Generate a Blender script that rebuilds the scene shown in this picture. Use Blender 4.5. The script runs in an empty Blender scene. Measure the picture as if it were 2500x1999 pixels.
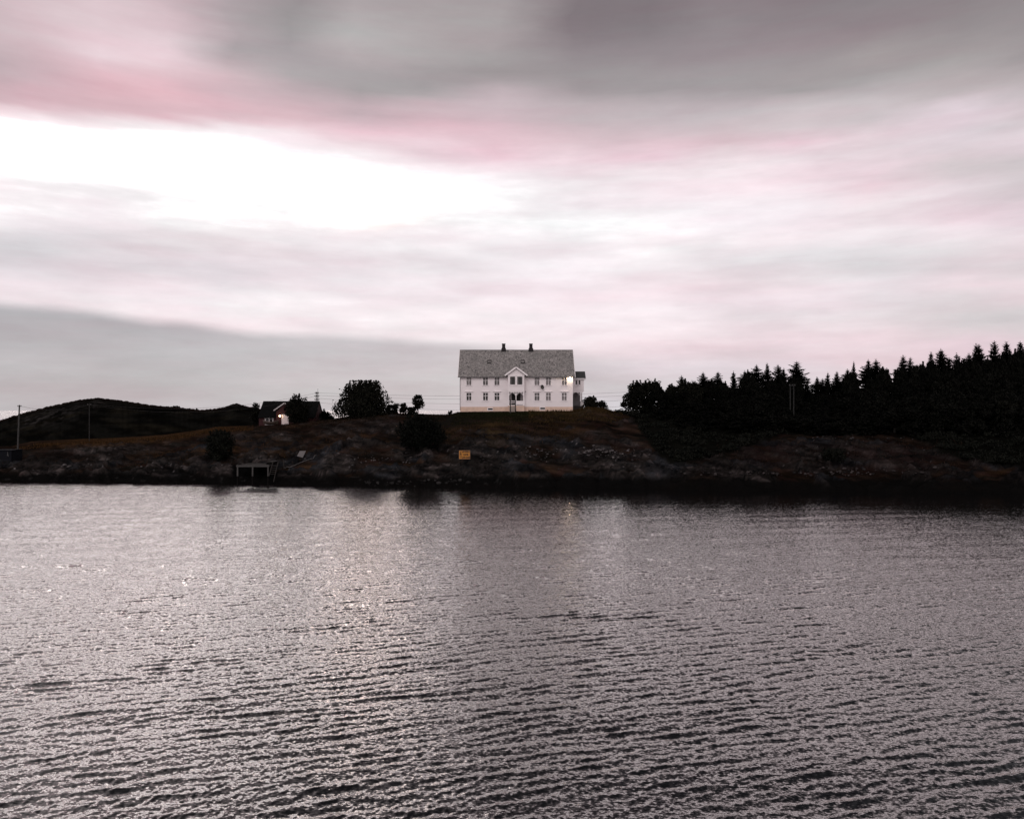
import bpy, math, random
import numpy as np
from mathutils import Vector

# ------------------------------------------------------------------ basics
scene = bpy.context.scene
COL = scene.collection
HC = 11.7            # camera height above the water (m)
F = 1875.0           # focal length in photo pixels (2500 wide)
rad = math.radians
rng = random.Random(7)
nrng = np.random.RandomState(11)

def PX(sx, Y): return (sx - 1250.0) / F * Y
def PZ(sy, Y): return HC - (sy - 1000.0) / F * Y
def pt(sx, sy, Y): return (PX(sx, Y), Y, PZ(sy, Y))
def srgb(r, g, b):
    f = lambda c: (c / 255 / 12.92) if c / 255 <= 0.04045 else ((c / 255 + 0.055) / 1.055) ** 2.4
    return (f(r), f(g), f(b))
def smooth(a, b, x):
    t = np.clip((x - a) / (b - a), 0, 1)
    return t * t * (3 - 2 * t)

# ------------------------------------------------------------------ noise
class Perlin:
    def __init__(s, seed):
        r = np.random.RandomState(seed)
        s.p = np.concatenate([r.permutation(256)] * 2)
        a = r.rand(256) * 2 * np.pi
        s.g = np.stack([np.cos(a), np.sin(a)], -1)
    def __call__(s, x, y):
        x = np.asarray(x, float); y = np.asarray(y, float)
        xi = np.floor(x).astype(int); yi = np.floor(y).astype(int)
        xf = x - xi; yf = y - yi
        u = xf ** 3 * (xf * (xf * 6 - 15) + 10); v = yf ** 3 * (yf * (yf * 6 - 15) + 10)
        def gr(i, j, dx, dy):
            g = s.g[s.p[(s.p[(xi + i) & 255] + yi + j) & 255]]
            return g[..., 0] * dx + g[..., 1] * dy
        a = gr(0, 0, xf, yf); b = gr(1, 0, xf - 1, yf); c = gr(0, 1, xf, yf - 1); d = gr(1, 1, xf - 1, yf - 1)
        return ((a + u * (b - a)) + v * ((c + u * (d - c)) - (a + u * (b - a)))) * 1.5
N1, N2, N3, N4 = Perlin(1), Perlin(2), Perlin(3), Perlin(4)
def fbm(n, x, y, o=4):
    r = 0; a = 1; t = 0
    for k in range(o):
        r = r + a * n(x * 2 ** k + 7.3 * k, y * 2 ** k - 3.1 * k); t += a; a *= .5
    return r / t

# ------------------------------------------------------------------ tagging
def tag(o, label=None, cat=None, group=None, kind=None):
    if label: o['label'] = label
    if cat: o['category'] = cat
    if group: o['group'] = group
    if kind: o['kind'] = kind
    return o
def empty(name, loc=(0, 0, 0), rz=0, label=None, cat=None, group=None):
    o = bpy.data.objects.new(name, None); COL.objects.link(o)
    o.location = loc; o.rotation_euler = (0, 0, rz); o.empty_display_size = .2
    return tag(o, label, cat, group)
def link_mesh(name, me, mat=None, parent=None):
    o = bpy.data.objects.new(name, me); COL.objects.link(o)
    if mat: me.materials.append(mat)
    if parent: o.parent = parent
    return o
def np_mesh(name, V, Fc, smooth_=False, attrs=None):
    """V (n,3), Fc (m,3|4) int array"""
    me = bpy.data.meshes.new(name)
    V = np.asarray(V, np.float32); Fc = np.asarray(Fc, np.int32)
    k = Fc.shape[1]
    me.vertices.add(len(V)); me.vertices.foreach_set('co', V.ravel())
    me.loops.add(Fc.size); me.loops.foreach_set('vertex_index', Fc.ravel())
    me.polygons.add(len(Fc)); me.polygons.foreach_set('loop_start', np.arange(0, Fc.size, k, dtype=np.int32))
    me.update(calc_edges=True)
    if smooth_: me.polygons.foreach_set('use_smooth', np.ones(len(Fc), bool))
    for nm, arr in (attrs or {}).items():
        arr = np.asarray(arr, np.float32)
        if arr.ndim == 2:
            a = me.attributes.new(nm, 'FLOAT_COLOR', 'POINT')
            c = np.ones((len(V), 4), np.float32); c[:, :3] = arr
            a.data.foreach_set('color', c.ravel())
        else:
            a = me.attributes.new(nm, 'FLOAT', 'POINT'); a.data.foreach_set('value', arr)
    me.validate(); me.update()
    return me
class MB:
    def __init__(s): s.v = []; s.f = []
    def quad(s, *p):
        n = len(s.v); s.v += [tuple(q) for q in p]; s.f.append(tuple(range(n, n + len(p)))); return s
    def box(s, x0, x1, y0, y1, z0, z1):
        n = len(s.v)
        s.v += [(x0, y0, z0), (x1, y0, z0), (x1, y1, z0), (x0, y1, z0), (x0, y0, z1), (x1, y0, z1), (x1, y1, z1), (x0, y1, z1)]
        s.f += [tuple(n + i for i in q) for q in ((0, 3, 2, 1), (4, 5, 6, 7), (0, 1, 5, 4), (1, 2, 6, 5), (2, 3, 7, 6), (3, 0, 4, 7))]
        return s
    def bar(s, a, b, w, h=None, up=(0, 0, 1)):
        """rectangular bar from a to b, w wide, h in the 'up' direction"""
        h = h or w
        a = Vector(a); b = Vector(b); d = (b - a).normalized(); u = Vector(up)
        if abs(d.dot(u)) > .95: u = Vector((0, 1, 0))
        r = d.cross(u).normalized(); u = r.cross(d).normalized()
        n = len(s.v)
        for q in (a, b):
            for i, j in ((-1, -1), (1, -1), (1, 1), (-1, 1)):
                s.v.append(tuple(q + r * (i * w / 2) + u * (j * h / 2)))
        s.f += [tuple(n + i for i in q) for q in ((0, 1, 2, 3), (7, 6, 5, 4), (0, 4, 5, 1), (1, 5, 6, 2), (2, 6, 7, 3), (3, 7, 4, 0))]
        return s
    def tube(s, pts, r0, r1=None, n=8, cap=True):
        r1 = r0 if r1 is None else r1
        P = [Vector(p) for p in pts]; m = len(P); base = len(s.v)
        for i, p in enumerate(P):
            d = (P[min(i + 1, m - 1)] - P[max(i - 1, 0)]).normalized()
            u = Vector((0, 0, 1)) if abs(d.z) < .9 else Vector((0, 1, 0))
            a = d.cross(u).normalized(); b = d.cross(a)
            r = r0 + (r1 - r0) * i / max(1, m - 1)
            for k in range(n):
                t = 2 * math.pi * k / n
                s.v.append(tuple(p + a * (r * math.cos(t)) + b * (r * math.sin(t))))
        for i in range(m - 1):
            for k in range(n):
                k2 = (k + 1) % n
                s.f.append((base + i * n + k, base + i * n + k2, base + (i + 1) * n + k2, base + (i + 1) * n + k))
        if cap:
            s.f.append(tuple(base + k for k in reversed(range(n)))); s.f.append(tuple(base + (m - 1) * n + k for k in range(n)))
        return s
    def build(s, name, mat, parent=None, smooth_=False):
        me = bpy.data.meshes.new(name); me.from_pydata(s.v, [], s.f); me.update()
        if smooth_: me.polygons.foreach_set('use_smooth', [True] * len(s.f))
        return link_mesh(name, me, mat, parent)

# ------------------------------------------------------------------ materials
class NT:
    def __init__(s, nt): s.t = nt
    def n(s, kind, **kw):
        x = s.t.nodes.new(kind)
        for k, v in kw.items():
            if k.startswith('i_'):
                key = k[2:]; key = int(key) if key.isdigit() else key.replace('_', ' ')
                x.inputs[key].default_value = v
            else: setattr(x, k, v)
        return x
    def l(s, a, b): s.t.links.new(a, b)
    def math(s, op, a, b=None, c=None, clamp=False):
        x = s.t.nodes.new('ShaderNodeMath'); x.operation = op; x.use_clamp = clamp
        for i, q in enumerate((a, b, c)):
            if q is None: continue
            if isinstance(q, (int, float)): x.inputs[i].default_value = q
            else: s.l(q, x.inputs[i])
        return x.outputs[0]
    def vmath(s, op, a, b=None, scale=None):
        x = s.t.nodes.new('ShaderNodeVectorMath'); x.operation = op
        for i, q in enumerate((a, b)):
            if q is None: continue
            if isinstance(q, (tuple, list)): x.inputs[i].default_value = q
            else: s.l(q, x.inputs[i])
        if scale is not None:
            if isinstance(scale, (int, float)): x.inputs['Scale'].default_value = scale
            else: s.l(scale, x.inputs['Scale'])
        return x.outputs['Value'] if op in ('DOT_PRODUCT', 'LENGTH') else x.outputs['Vector']
    def mix(s, fac, a, b, blend='MIX'):
        x = s.t.nodes.new('ShaderNodeMix'); x.data_type = 'RGBA'; x.blend_type = blend
        for i, q in ((0, fac), (6, a), (7, b)):
            if isinstance(q, (int, float)): x.inputs[i].default_value = q
            elif isinstance(q, tuple): x.inputs[i].default_value = (*q[:3], 1)
            else: s.l(q, x.inputs[i])
        return x.outputs[2]
def new_mat(name):
    m = bpy.data.materials.new(name); m.use_nodes = True
    nt = NT(m.node_tree); b = m.node_tree.nodes['Principled BSDF']
    return m, nt, b
def simple(name, c1, c2=None, scale=3, rough=.8, spec=.3, stretch=(1, 1, 1), metal=0, bump=0):
    """two-tone noisy surface"""
    m, t, b = new_mat(name)
    c2 = c2 or tuple(q * .7 for q in c1)
    tc = t.n('ShaderNodeTexCoord'); mp = t.n('ShaderNodeMapping'); mp.inputs['Scale'].default_value = stretch
    t.l(tc.outputs['Object'], mp.inputs[0])
    no = t.n('ShaderNodeTexNoise', i_Scale=scale, i_Detail=5.0, i_Roughness=.6); t.l(mp.outputs[0], no.inputs['Vector'])
    f = t.math('MULTIPLY_ADD', no.outputs[0], 2.6, -.8, clamp=True)
    t.l(t.mix(f, c1, c2), b.inputs['Base Color'])
    b.inputs['Roughness'].default_value = rough; b.inputs['Specular IOR Level'].default_value = spec; b.inputs['Metallic'].default_value = metal
    if bump:
        bp = t.n('ShaderNodeBump', i_Strength=bump, i_Distance=.02); t.l(no.outputs[0], bp.inputs['Height']); t.l(bp.outputs[0], b.inputs['Normal'])
    return m
def emission(name, col, s):
    m, t, b = new_mat(name)
    b.inputs['Base Color'].default_value = (.8, .8, .8, 1)
    b.inputs['Emission Color'].default_value = (*col, 1); b.inputs['Emission Strength'].default_value = s
    return m
def clad_mat():
    """white painted horizontal boards"""
    m, t, b = new_mat('white_boards')
    tc = t.n('ShaderNodeTexCoord'); sp = t.n('ShaderNodeSeparateXYZ'); t.l(tc.outputs['Object'], sp.inputs[0])
    fr = t.math('FRACT', t.math('MULTIPLY', sp.outputs['Z'], 5.5))
    gap = t.math('LESS_THAN', fr, .10)
    mp = t.n('ShaderNodeMapping'); mp.inputs['Scale'].default_value = (.35, .35, 1.2); t.l(tc.outputs['Object'], mp.inputs[0])
    no = t.n('ShaderNodeTexNoise', i_Scale=1.3, i_Detail=5.0); t.l(mp.outputs[0], no.inputs['Vector'])
    c = t.mix(no.outputs[0], (.80, .725, .735), (.70, .635, .645))
    c = t.mix(t.math('MULTIPLY', gap, .22), c, (.35, .33, .33))
    t.l(c, b.inputs['Base Color']); b.inputs['Roughness'].default_value = .6; b.inputs['Specular IOR Level'].default_value = .25
    bp = t.n('ShaderNodeBump', i_Strength=.35, i_Distance=.02); t.l(fr, bp.inputs['Height']); t.l(bp.outputs[0], b.inputs['Normal'])
    return m
def roof_mat():
    m, t, b = new_mat('mottled_slate')
    tc = t.n('ShaderNodeTexCoord'); mp = t.n('ShaderNodeMapping'); t.l(tc.outputs['Object'], mp.inputs[0])
    vo = t.n('ShaderNodeTexVoronoi', i_Scale=4.4, i_Randomness=1.0); t.l(mp.outputs[0], vo.inputs['Vector'])
    no = t.n('ShaderNodeTexNoise', i_Scale=.55, i_Detail=6.0, i_Roughness=.65); t.l(mp.outputs[0], no.inputs['Vector'])
    n2 = t.n('ShaderNodeTexNoise', i_Scale=9.0, i_Detail=3.0); t.l(mp.outputs[0], n2.inputs['Vector'])
    sv = t.n('ShaderNodeSeparateColor'); t.l(vo.outputs['Color'], sv.inputs[0])
    c = t.mix(sv.outputs[0], (.140, .126, .122), (.320, .290, .281))
    c = t.mix(t.math('MULTIPLY', t.math('GREATER_THAN', sv.outputs[1], .86), .75), c, (.36, .33, .32))
    c = t.mix(t.math('MULTIPLY', t.math('LESS_THAN', sv.outputs[2], .12), .8), c, (.035, .032, .034))
    c = t.mix(t.math('MULTIPLY_ADD', no.outputs[0], 2.4, -.95, clamp=True), c, (.150, .143, .136))
    c = t.mix(t.math('MULTIPLY', n2.outputs[0], .35), c, (.06, .055, .055))
    t.l(c, b.inputs['Base Color']); b.inputs['Roughness'].default_value = .75; b.inputs['Specular IOR Level'].default_value = .25
    sp = t.n('ShaderNodeSeparateXYZ'); t.l(tc.outputs['Object'], sp.inputs[0])
    fr = t.math('FRACT', t.math('MULTIPLY', sp.outputs['Z'], 4.2))
    bp = t.n('ShaderNodeBump', i_Strength=.5, i_Distance=.04); t.l(t.math('ADD', fr, sv.outputs[0]), bp.inputs['Height']); t.l(bp.outputs[0], b.inputs['Normal'])
    return m
def glass_mat(name='window_glass'):
    m, t, b = new_mat(name)
    m.node_tree.nodes.remove(b); out = m.node_tree.nodes['Material Output']
    tr = t.n('ShaderNodeBsdfTransparent'); tr.inputs[0].default_value = (.88, .88, .88, 1)
    gl = t.n('ShaderNodeBsdfGlossy'); gl.inputs['Roughness'].default_value = .05
    fr = t.n('ShaderNodeFresnel', i_IOR=1.5); mx = t.n('ShaderNodeMixShader')
    t.l(fr.outputs[0], mx.inputs[0]); t.l(tr.outputs[0], mx.inputs[1]); t.l(gl.outputs[0], mx.inputs[2]); t.l(mx.outputs[0], out.inputs[0])
    return m
def attr_mat(name, attr='tint', rough=1.0, nscale=6.0, amt=.5, spec=.0, bump=.4, bdist=.15):
    m, t, b = new_mat(name)
    at = t.n('ShaderNodeAttribute', attribute_name=attr)
    tc = t.n('ShaderNodeTexCoord')
    no = t.n('ShaderNodeTexNoise', i_Scale=nscale, i_Detail=6.0, i_Roughness=.7); t.l(tc.outputs['Object'], no.inputs['Vector'])
    k = t.math('MULTIPLY_ADD', t.math('SUBTRACT', no.outputs[0], .5), amt * 4, 1.0)
    k = t.math('MAXIMUM', k, .15)
    t.l(t.vmath('SCALE', at.outputs['Color'], scale=k), b.inputs['Base Color'])
    b.inputs['Roughness'].default_value = rough; b.inputs['Specular IOR Level'].default_value = spec
    if bump:
        bp = t.n('ShaderNodeBump', i_Strength=bump, i_Distance=bdist); t.l(no.outputs[0], bp.inputs['Height']); t.l(bp.outputs[0], b.inputs['Normal'])
    return m
def leaf_mat(name, c1, c2):
    m, t, b = new_mat(name)
    oi = t.n('ShaderNodeObjectInfo'); tc = t.n('ShaderNodeTexCoord')
    no = t.n('ShaderNodeTexNoise', i_Scale=1.1, i_Detail=3.0); t.l(tc.outputs['Object'], no.inputs['Vector'])
    f = t.math('MULTIPLY_ADD', no.outputs[0], 2.2, -.6, clamp=True)
    c = t.mix(f, c1, c2)
    c = t.vmath('SCALE', c, scale=t.math('MULTIPLY_ADD', oi.outputs['Random'], .6, .7))
    t.l(c, b.inputs['Base Color']); b.inputs['Roughness'].default_value = .8; b.inputs['Specular IOR Level'].default_value = .05
    return m

M = {
 'clad': clad_mat(), 'roof': roof_mat(), 'glass': glass_mat(),
 'trim': simple('white_trim', (.82, .755, .765), (.72, .66, .67), 2.0, .5),
 'plinth': simple('peach_plaster', (.66, .47, .375), (.52, .37, .30), 1.2, .85, bump=.3),
 'chimney': simple('chimney_slate', (.010, .008, .009), (.02, .016, .017), 5, .8),
 'dark': simple('dark_void', (.010, .009, .010), (.016, .014, .014), 2, .9, .1),
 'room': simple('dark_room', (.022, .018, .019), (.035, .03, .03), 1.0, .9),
 'curtain': simple('pale_curtain', (.44, .385, .39), (.26, .23, .235), 5, .9, stretch=(4, 1, .3)),
 'curtain_and_shade_grey': simple('grey_curtain_and_shade', (.22, .195, .20), (.11, .10, .10), 5, .9, stretch=(4, 1, .3)),
 'gutter': simple('gutter_metal', (.12, .11, .115), (.08, .07, .075), 3, .5),
 'dish': simple('black_dish', (.012, .010, .011), (.02, .018, .018), 4, .5),
 'annexroof': simple('dark_slate', (.022, .021, .022), (.055, .055, .055), 3, .8, stretch=(3, 3, .5)),
 'stone': simple('dark_stone', (.03, .025, .024), (.05, .042, .04), 4, .9, bump=.5),
 'step': simple('concrete_step', (.30, .24, .21), (.22, .18, .16), 3, .9),
 'pole': simple('dark_pole', (.024, .022, .022), (.038, .035, .034), 3, .9, .05),
 'forestpole': simple('grey_forest_pole', (.035, .034, .034), (.02, .02, .02), 3, .9, .05),
 'wood': simple('grey_weathered_wood', (.036, .031, .030), (.022, .02, .019), 3, .95, .05, stretch=(1, 1, .2)),
 'wooddark': simple('wet_wood', (.0045, .004, .004), (.008, .007, .007), 4, .95, .02, stretch=(1, 1, .2)),
 'palewood': simple('pale_dock_wood', (.062, .058, .057), (.042, .039, .038), 3, .9, .05, stretch=(1, 1, .2)),
 'redwall': simple('dark_red_boards', (.035, .006, .007), (.022, .004, .005), 3, .8, stretch=(6, 6, .3)),
 'cotroof': simple('black_roof', (.0028, .0028, .003), (.005, .005, .005), 3, .95, .05),
 'wire': simple('wire_metal', (.05, .047, .047), (.04, .037, .037), 3, .8, .05),
 'signyellow': simple('sign_yellow', (.36, .145, .018), (.30, .12, .016), 4, .5),
 'signink': simple('sign_ink', (.020, .006, .003), (.025, .008, .004), 4, .6),
 'signedge': simple('sign_edge', (.15, .085, .055), (.12, .07, .05), 4, .6),
 'board': simple('pale_board', (.135, .12, .12), (.10, .09, .09), 2, .8),
 'rope': simple('pale_rope', (.10, .092, .092), (.06, .055, .055), 6, .9),
 'whitestone': simple('white_stone', (.33, .31, .31), (.22, .21, .21), 4, .9),
 'shed': simple('blue_black_shed', (.005, .0055, .0075), (.008, .0085, .011), 3, .9, .05),
 'bark': simple('dark_bark', (.008, .007, .006), (.014, .012, .010), 8, .9, stretch=(1, 1, .25), bump=.5),
 'spruce': leaf_mat('spruce_needles', (.0025, .0026, .0022), (.0060, .0058, .0046)),
 'leaf': leaf_mat('dark_leaves', (.0038, .0040, .0030), (.010, .0095, .0068)),
 'shrub': leaf_mat('shrub_leaves', (.0032, .0036, .0030), (.0085, .0088, .0066)),
 'ground': attr_mat('ground_cover'),
 'hill': attr_mat('hill_cover', nscale=.8, amt=.4, bdist=.4),
 'rubble': attr_mat('rubble_stone', nscale=4.0, amt=.35),
 'grass': attr_mat('grass_blades', nscale=1.0, amt=.3, bump=0),
}
LAMP = emission('lamp_glow', (1.0, .78, .48), 240.0)
LAMP2 = emission('small_lamp_glow', (1.0, .74, .40), 26.0)

# ------------------------------------------------------------------ camera
cam = bpy.data.cameras.new('camera'); cam.sensor_width = 36; cam.lens = F / 2500 * 36
cam.clip_start = .1; cam.clip_end = 20000
co = bpy.data.objects.new('camera', cam); COL.objects.link(co)
co.location = (0, 0, HC); co.rotation_euler = (rad(90), 0, 0); scene.camera = co

# ------------------------------------------------------------------ sky (world)
# cloud colours measured on the sky: (photo x, photo y) at 2156 wide, sRGB
SKY = [
 (0,20,170,165,165),(200,25,158,152,152),(400,20,142,134,134),(750,15,131,122,123),(1250,35,128,118,119),(1700,25,138,128,129),(2100,20,140,131,131),(2156,90,152,145,144),
 (0,90,200,185,187),(100,125,217,190,195),(280,100,243,228,232),(380,75,226,208,212),(200,160,220,188,193),(60,195,205,170,177),(0,120,184,174,175),(0,150,178,166,168),(0,175,178,164,166),(300,205,221,188,193),
 (470,60,150,145,144),(440,130,205,186,189),(560,120,163,158,158),(750,100,182,175,174),(640,160,168,161,161),(950,90,170,163,162),(700,195,160,153,152),(900,190,158,153,152),(1250,110,143,134,135),(1250,180,155,147,147),(1100,150,152,145,144),
 (1500,110,148,139,140),(1700,160,160,153,152),(1900,110,162,155,153),(2050,150,178,170,169),(1450,190,158,150,150),(2156,190,182,175,174),
 (30,85,205,186,189),(80,70,214,194,198),(150,90,232,210,215),(220,60,224,205,209),(270,85,244,232,235),(320,100,234,216,220),(390,50,222,202,206),(395,70,205,188,192),(430,45,160,152,153),(350,130,226,198,203),(440,150,220,192,197),(490,110,162,156,156),(500,170,206,184,188),(560,190,205,184,188),(600,200,196,178,181),(650,225,208,186,190),(500,115,155,150,150),(675,185,158,153,152),(850,175,160,155,154),(725,135,176,169,169),(760,90,184,178,177),(825,235,222,196,201),(1000,210,198,183,186),(120,195,212,178,185),(230,215,220,187,191),(340,225,222,188,194),(80,150,220,190,196),(140,130,226,199,204),
 (0,215,208,176,182),(0,240,252,242,244),(150,225,216,180,187),(150,255,250,240,241),(300,245,226,194,200),(300,280,254,250,250),(450,235,214,178,185),(450,275,252,244,245),(600,250,226,196,201),(600,290,250,240,242),(740,240,178,166,168),(560,215,205,178,183),(700,285,234,206,211),(700,325,250,238,240),(860,240,190,172,175),(900,275,222,194,200),(900,320,240,220,225),(1000,320,234,202,209),(1000,360,250,238,240),(1100,290,216,190,196),(1250,250,190,180,181),(1250,300,214,190,195),(1180,345,238,216,221),(1450,250,192,184,185),(1500,285,206,188,191),(1400,310,228,203,209),(1650,270,208,196,198),(1650,302,229,202,208),(1600,330,244,230,232),(1800,240,200,190,191),(1850,285,226,212,215),(2000,240,222,208,212),(2100,270,218,206,209),(2156,240,205,196,197),
 (150,300,255,255,255),(450,310,255,254,254),(300,350,255,255,255),(100,380,254,250,250),(30,420,251,242,243),(500,400,254,251,251),(700,420,255,254,254),(850,420,255,255,255),(800,360,254,248,249),(1100,390,253,246,247),(1000,450,253,248,248),(150,450,246,232,235),(300,450,250,240,241),(500,470,252,243,243),(1250,360,247,233,236),(1400,420,243,230,233),(1400,370,246,232,234),(1600,390,244,229,232),(1700,330,244,230,233),(1800,350,232,214,219),(1950,330,214,206,207),(2100,345,203,196,196),(1900,390,231,209,214),(2050,400,226,211,215),(2156,380,210,200,202),(1900,440,241,228,230),(2050,460,232,214,219),(2156,440,218,205,208),(1600,460,246,234,237),
 (1200,490,254,250,250),(1350,510,253,246,246),(1500,500,250,242,243),(1700,500,243,231,233),(1850,490,243,232,234),(2050,500,243,232,234),(2156,520,232,222,224),(1100,530,248,239,241),(900,510,247,238,239),(800,530,236,228,230),(600,520,234,225,227),(300,530,226,218,220),(100,530,216,212,214),(0,540,212,209,211),(450,570,219,212,215),(200,580,226,214,218),(0,580,222,212,216),
 (700,580,228,218,221),(900,560,234,226,228),(1000,590,240,228,231),(1200,580,243,231,234),(1400,560,242,231,233),(1550,545,226,217,219),(1700,545,222,215,217),(1800,560,216,211,212),(2000,570,222,210,213),(2100,560,208,203,203),(2050,600,233,215,219),(1500,600,241,226,229),(1650,590,243,231,233),(1800,610,226,216,219),(2000,640,214,207,208),(1600,640,232,219,223),(1350,650,242,228,231),
 (100,610,243,228,232),(0,610,238,223,227),(300,620,245,232,235),(600,630,248,238,239),(450,650,248,238,240),(800,640,247,236,238),(1000,640,246,233,236),(0,640,208,204,205),(150,635,226,218,220),(0,665,195,192,193),(200,665,198,195,196),(200,690,190,187,188),(350,670,222,213,216),(50,720,184,178,178),(100,750,181,175,175),(300,700,197,191,193),(400,720,206,198,201),(500,690,226,214,217),(600,690,240,227,230),(600,720,220,206,211),(750,720,228,212,216),(750,690,247,235,237),(1000,690,248,236,238),(900,715,240,226,229),(1000,730,228,212,217),(1200,700,246,232,235),(1300,730,236,220,224),(1450,690,245,230,233),(1400,720,241,226,229),(1600,690,240,225,229),(1800,690,230,208,213),(1800,670,222,213,215),(2000,690,205,199,200),(2156,690,205,199,200),(1950,715,232,214,219),(2100,725,224,202,208),(1700,730,232,215,220),(1550,750,226,210,215),
 (500,770,196,189,191),(250,780,188,181,182),(0,790,190,185,186),(350,760,195,187,189),(650,770,206,196,199),(800,760,216,203,207),(950,780,206,196,200),(700,810,200,195,197),(300,820,196,192,194),(100,850,200,198,200),(0,850,200,198,200),(500,840,204,201,203),(880,830,203,198,201),(1300,790,205,198,202),(1400,760,218,204,209),(1500,790,212,203,207),(1700,780,215,203,208),(1900,760,226,208,213),(2100,760,220,203,208),(1300,850,204,203,206),(1500,830,206,202,205),(1800,840,206,202,205),(2100,840,206,200,203),(900,870,212,210,213),(400,870,212,210,212),(1300,875,222,219,222),(1800,880,214,210,213),(100,880,206,204,206),
]
def build_world():
    w = bpy.data.worlds.new("World"); scene.world = w; w.use_nodes = True
    t = NT(w.node_tree); nd = w.node_tree.nodes
    for x in list(nd): nd.remove(x)
    out = t.n('ShaderNodeOutputWorld'); bg = t.n('ShaderNodeBackground'); t.l(bg.outputs[0], out.inputs[0])
    K = 2500 / 2156
    BE = [(-100,628),(0,630),(150,640),(350,668),(560,698),(800,708),(950,716),(1150,730),(1400,742),(1700,750),(2600,750)]
    base = [p for p in SKY if not (p[0] < 1180 and p[1] > np.interp(p[0], [q[0] for q in BE], [q[1] for q in BE]) - 4)]
    base += [(x, y, 243, 230, 232) for x in range(0, 1200, 150) for y in (660, 700, 740, 790, 830, 870)]
    P = np.array([(p[0] * K, p[1] * K) for p in base]); C = np.array([srgb(*p[2:]) for p in base])
    def colour_at(sx, sy):
        sx = min(max(sx, -120), 2620); sy = min(max(sy, -10), 1015)
        d2 = ((P[:, 0] - sx) / 66) ** 2 + ((P[:, 1] - sy) / 15) ** 2
        wt = np.exp(-d2 * .5) + 1e-3 / (1 + d2) ** 2
        return (wt[:, None] * C).sum(0) / wt.sum()
    E0, E1 = -.06, 2.6
    tc = t.n('ShaderNodeTexCoord'); sp = t.n('ShaderNodeSeparateXYZ'); t.l(tc.outputs['Generated'], sp.inputs[0])
    x, y, z = sp.outputs
    a = t.math('ARCTAN2', x, y)
    h = t.math('SQRT', t.math('ADD', t.math('ADD', t.math('MULTIPLY', x, x), t.math('MULTIPLY', y, y)), 1e-4))
    e = t.math('DIVIDE', z, h)
    def noise(ax, ey, detail=4.0, rough=.55, off=0):
        cb = t.n('ShaderNodeCombineXYZ'); t.l(t.math('MULTIPLY', a, ax), cb.inputs[0]); t.l(t.math('MULTIPLY', e, ey), cb.inputs[1]); cb.inputs[2].default_value = off
        n = t.n('ShaderNodeTexNoise', i_Scale=1.0, i_Detail=detail, i_Roughness=rough); t.l(cb.outputs[0], n.inputs['Vector'])
        return n
    nw = noise(5.0, 16.0, 5.0, .55)
    ns = t.n('ShaderNodeSeparateColor'); t.l(nw.outputs['Color'], ns.inputs[0])
    ew = t.math('ADD', e, t.math('MULTIPLY', t.math('SUBTRACT', ns.outputs[0], .5), .020))
    aw = t.math('ADD', a, t.math('MULTIPLY', t.math('SUBTRACT', ns.outputs[1], .5), .09))
    fac = t.math('DIVIDE', t.math('SUBTRACT', ew, E0), E1 - E0, clamp=True)
    cols = [-90, 70, 230, 390, 550, 710, 870, 1040, 1220, 1400, 1580, 1760, 1950, 2150, 2350, 2570]
    angs = [math.atan((c - 1250) / F) for c in cols]
    sys_ = [1015, 985, 955, 925, 895, 865, 840, 815, 790, 765, 730, 690, 655, 620, 580, 540, 500, 460, 420, 385, 350, 318, 288, 258, 225, 185, 130, 65]
    def ramp(colours):
        r = t.n('ShaderNodeValToRGB'); r.color_ramp.interpolation = 'LINEAR'
        el = r.color_ramp.elements
        while len(el) < len(colours): el.new(.5)
        for q, (p, c) in zip(el, sorted(colours, key=lambda k: k[0])):
            q.position = p; q.color = (*c, 1)
        t.l(fac, r.inputs[0]); return r.outputs[0]
    def stops(sx, ang):
        L = []
        for sy in sys_:
            c = colour_at(sx, sy)
            m_ = c.mean(); c = m_ + (c - m_) * 1.16; c = np.where(c > .62, c * 1.02, c); c = np.where(c > .88, .88 + (c - .88) * .6, c)
            L.append((((1000 - sy) / F * math.cos(ang) - E0) / (E1 - E0), tuple(c * .8)))
        top = np.array(colour_at(sx, -10)) * .8; dk = float(np.interp(sx, [0, 1250, 2500], [1.3, .54, .13]))
        L.append(((.72 - E0) / (E1 - E0), tuple(top * 1.0 * dk))); L.append(((1.05 - E0) / (E1 - E0), tuple(top * .74 * dk))); L.append(((1.6 - E0) / (E1 - E0), tuple(top * .40 * dk))); L.append((1.0, tuple(top * .25)))
        return L
    cur = ramp(stops(cols[0], angs[0]))
    for i in range(1, len(cols)):
        mr = t.n('ShaderNodeMapRange', interpolation_type='LINEAR')
        mr.inputs['From Min'].default_value = angs[i - 1]; mr.inputs['From Max'].default_value = angs[i]
        t.l(aw, mr.inputs['Value'])
        cur = t.mix(mr.outputs[0], cur, ramp(stops(cols[i], angs[i])))
    def ramp_a(vals):
        r = t.n('ShaderNodeValToRGB'); el = r.color_ramp.elements; r.color_ramp.interpolation = 'EASE'
        while len(el) < len(vals): el.new(.5)
        for q, (sx, v) in zip(el, vals):
            q.position = (math.atan((sx * K - 1250) / F) + .8) / 1.6; q.color = (v, v, v, 1)
        t.l(t.math('DIVIDE', t.math('ADD', a, .8), 1.6, clamp=True), r.inputs[0]); return r.outputs[0]
    edge = ramp_a([(x, (1000 - y * K) / F * math.cos(math.atan((x * K - 1250) / F))) for x, y in BE])
    stren = ramp_a([(-100, .56), (300, .54), (700, .44), (950, .40), (1150, .24), (1400, .0), (2600, 0)])
    ef = t.math('ADD', e, t.math('MULTIPLY', t.math('SUBTRACT', ns.outputs[0], .5), .016))
    dd = t.math('SUBTRACT', edge, ef)
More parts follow.
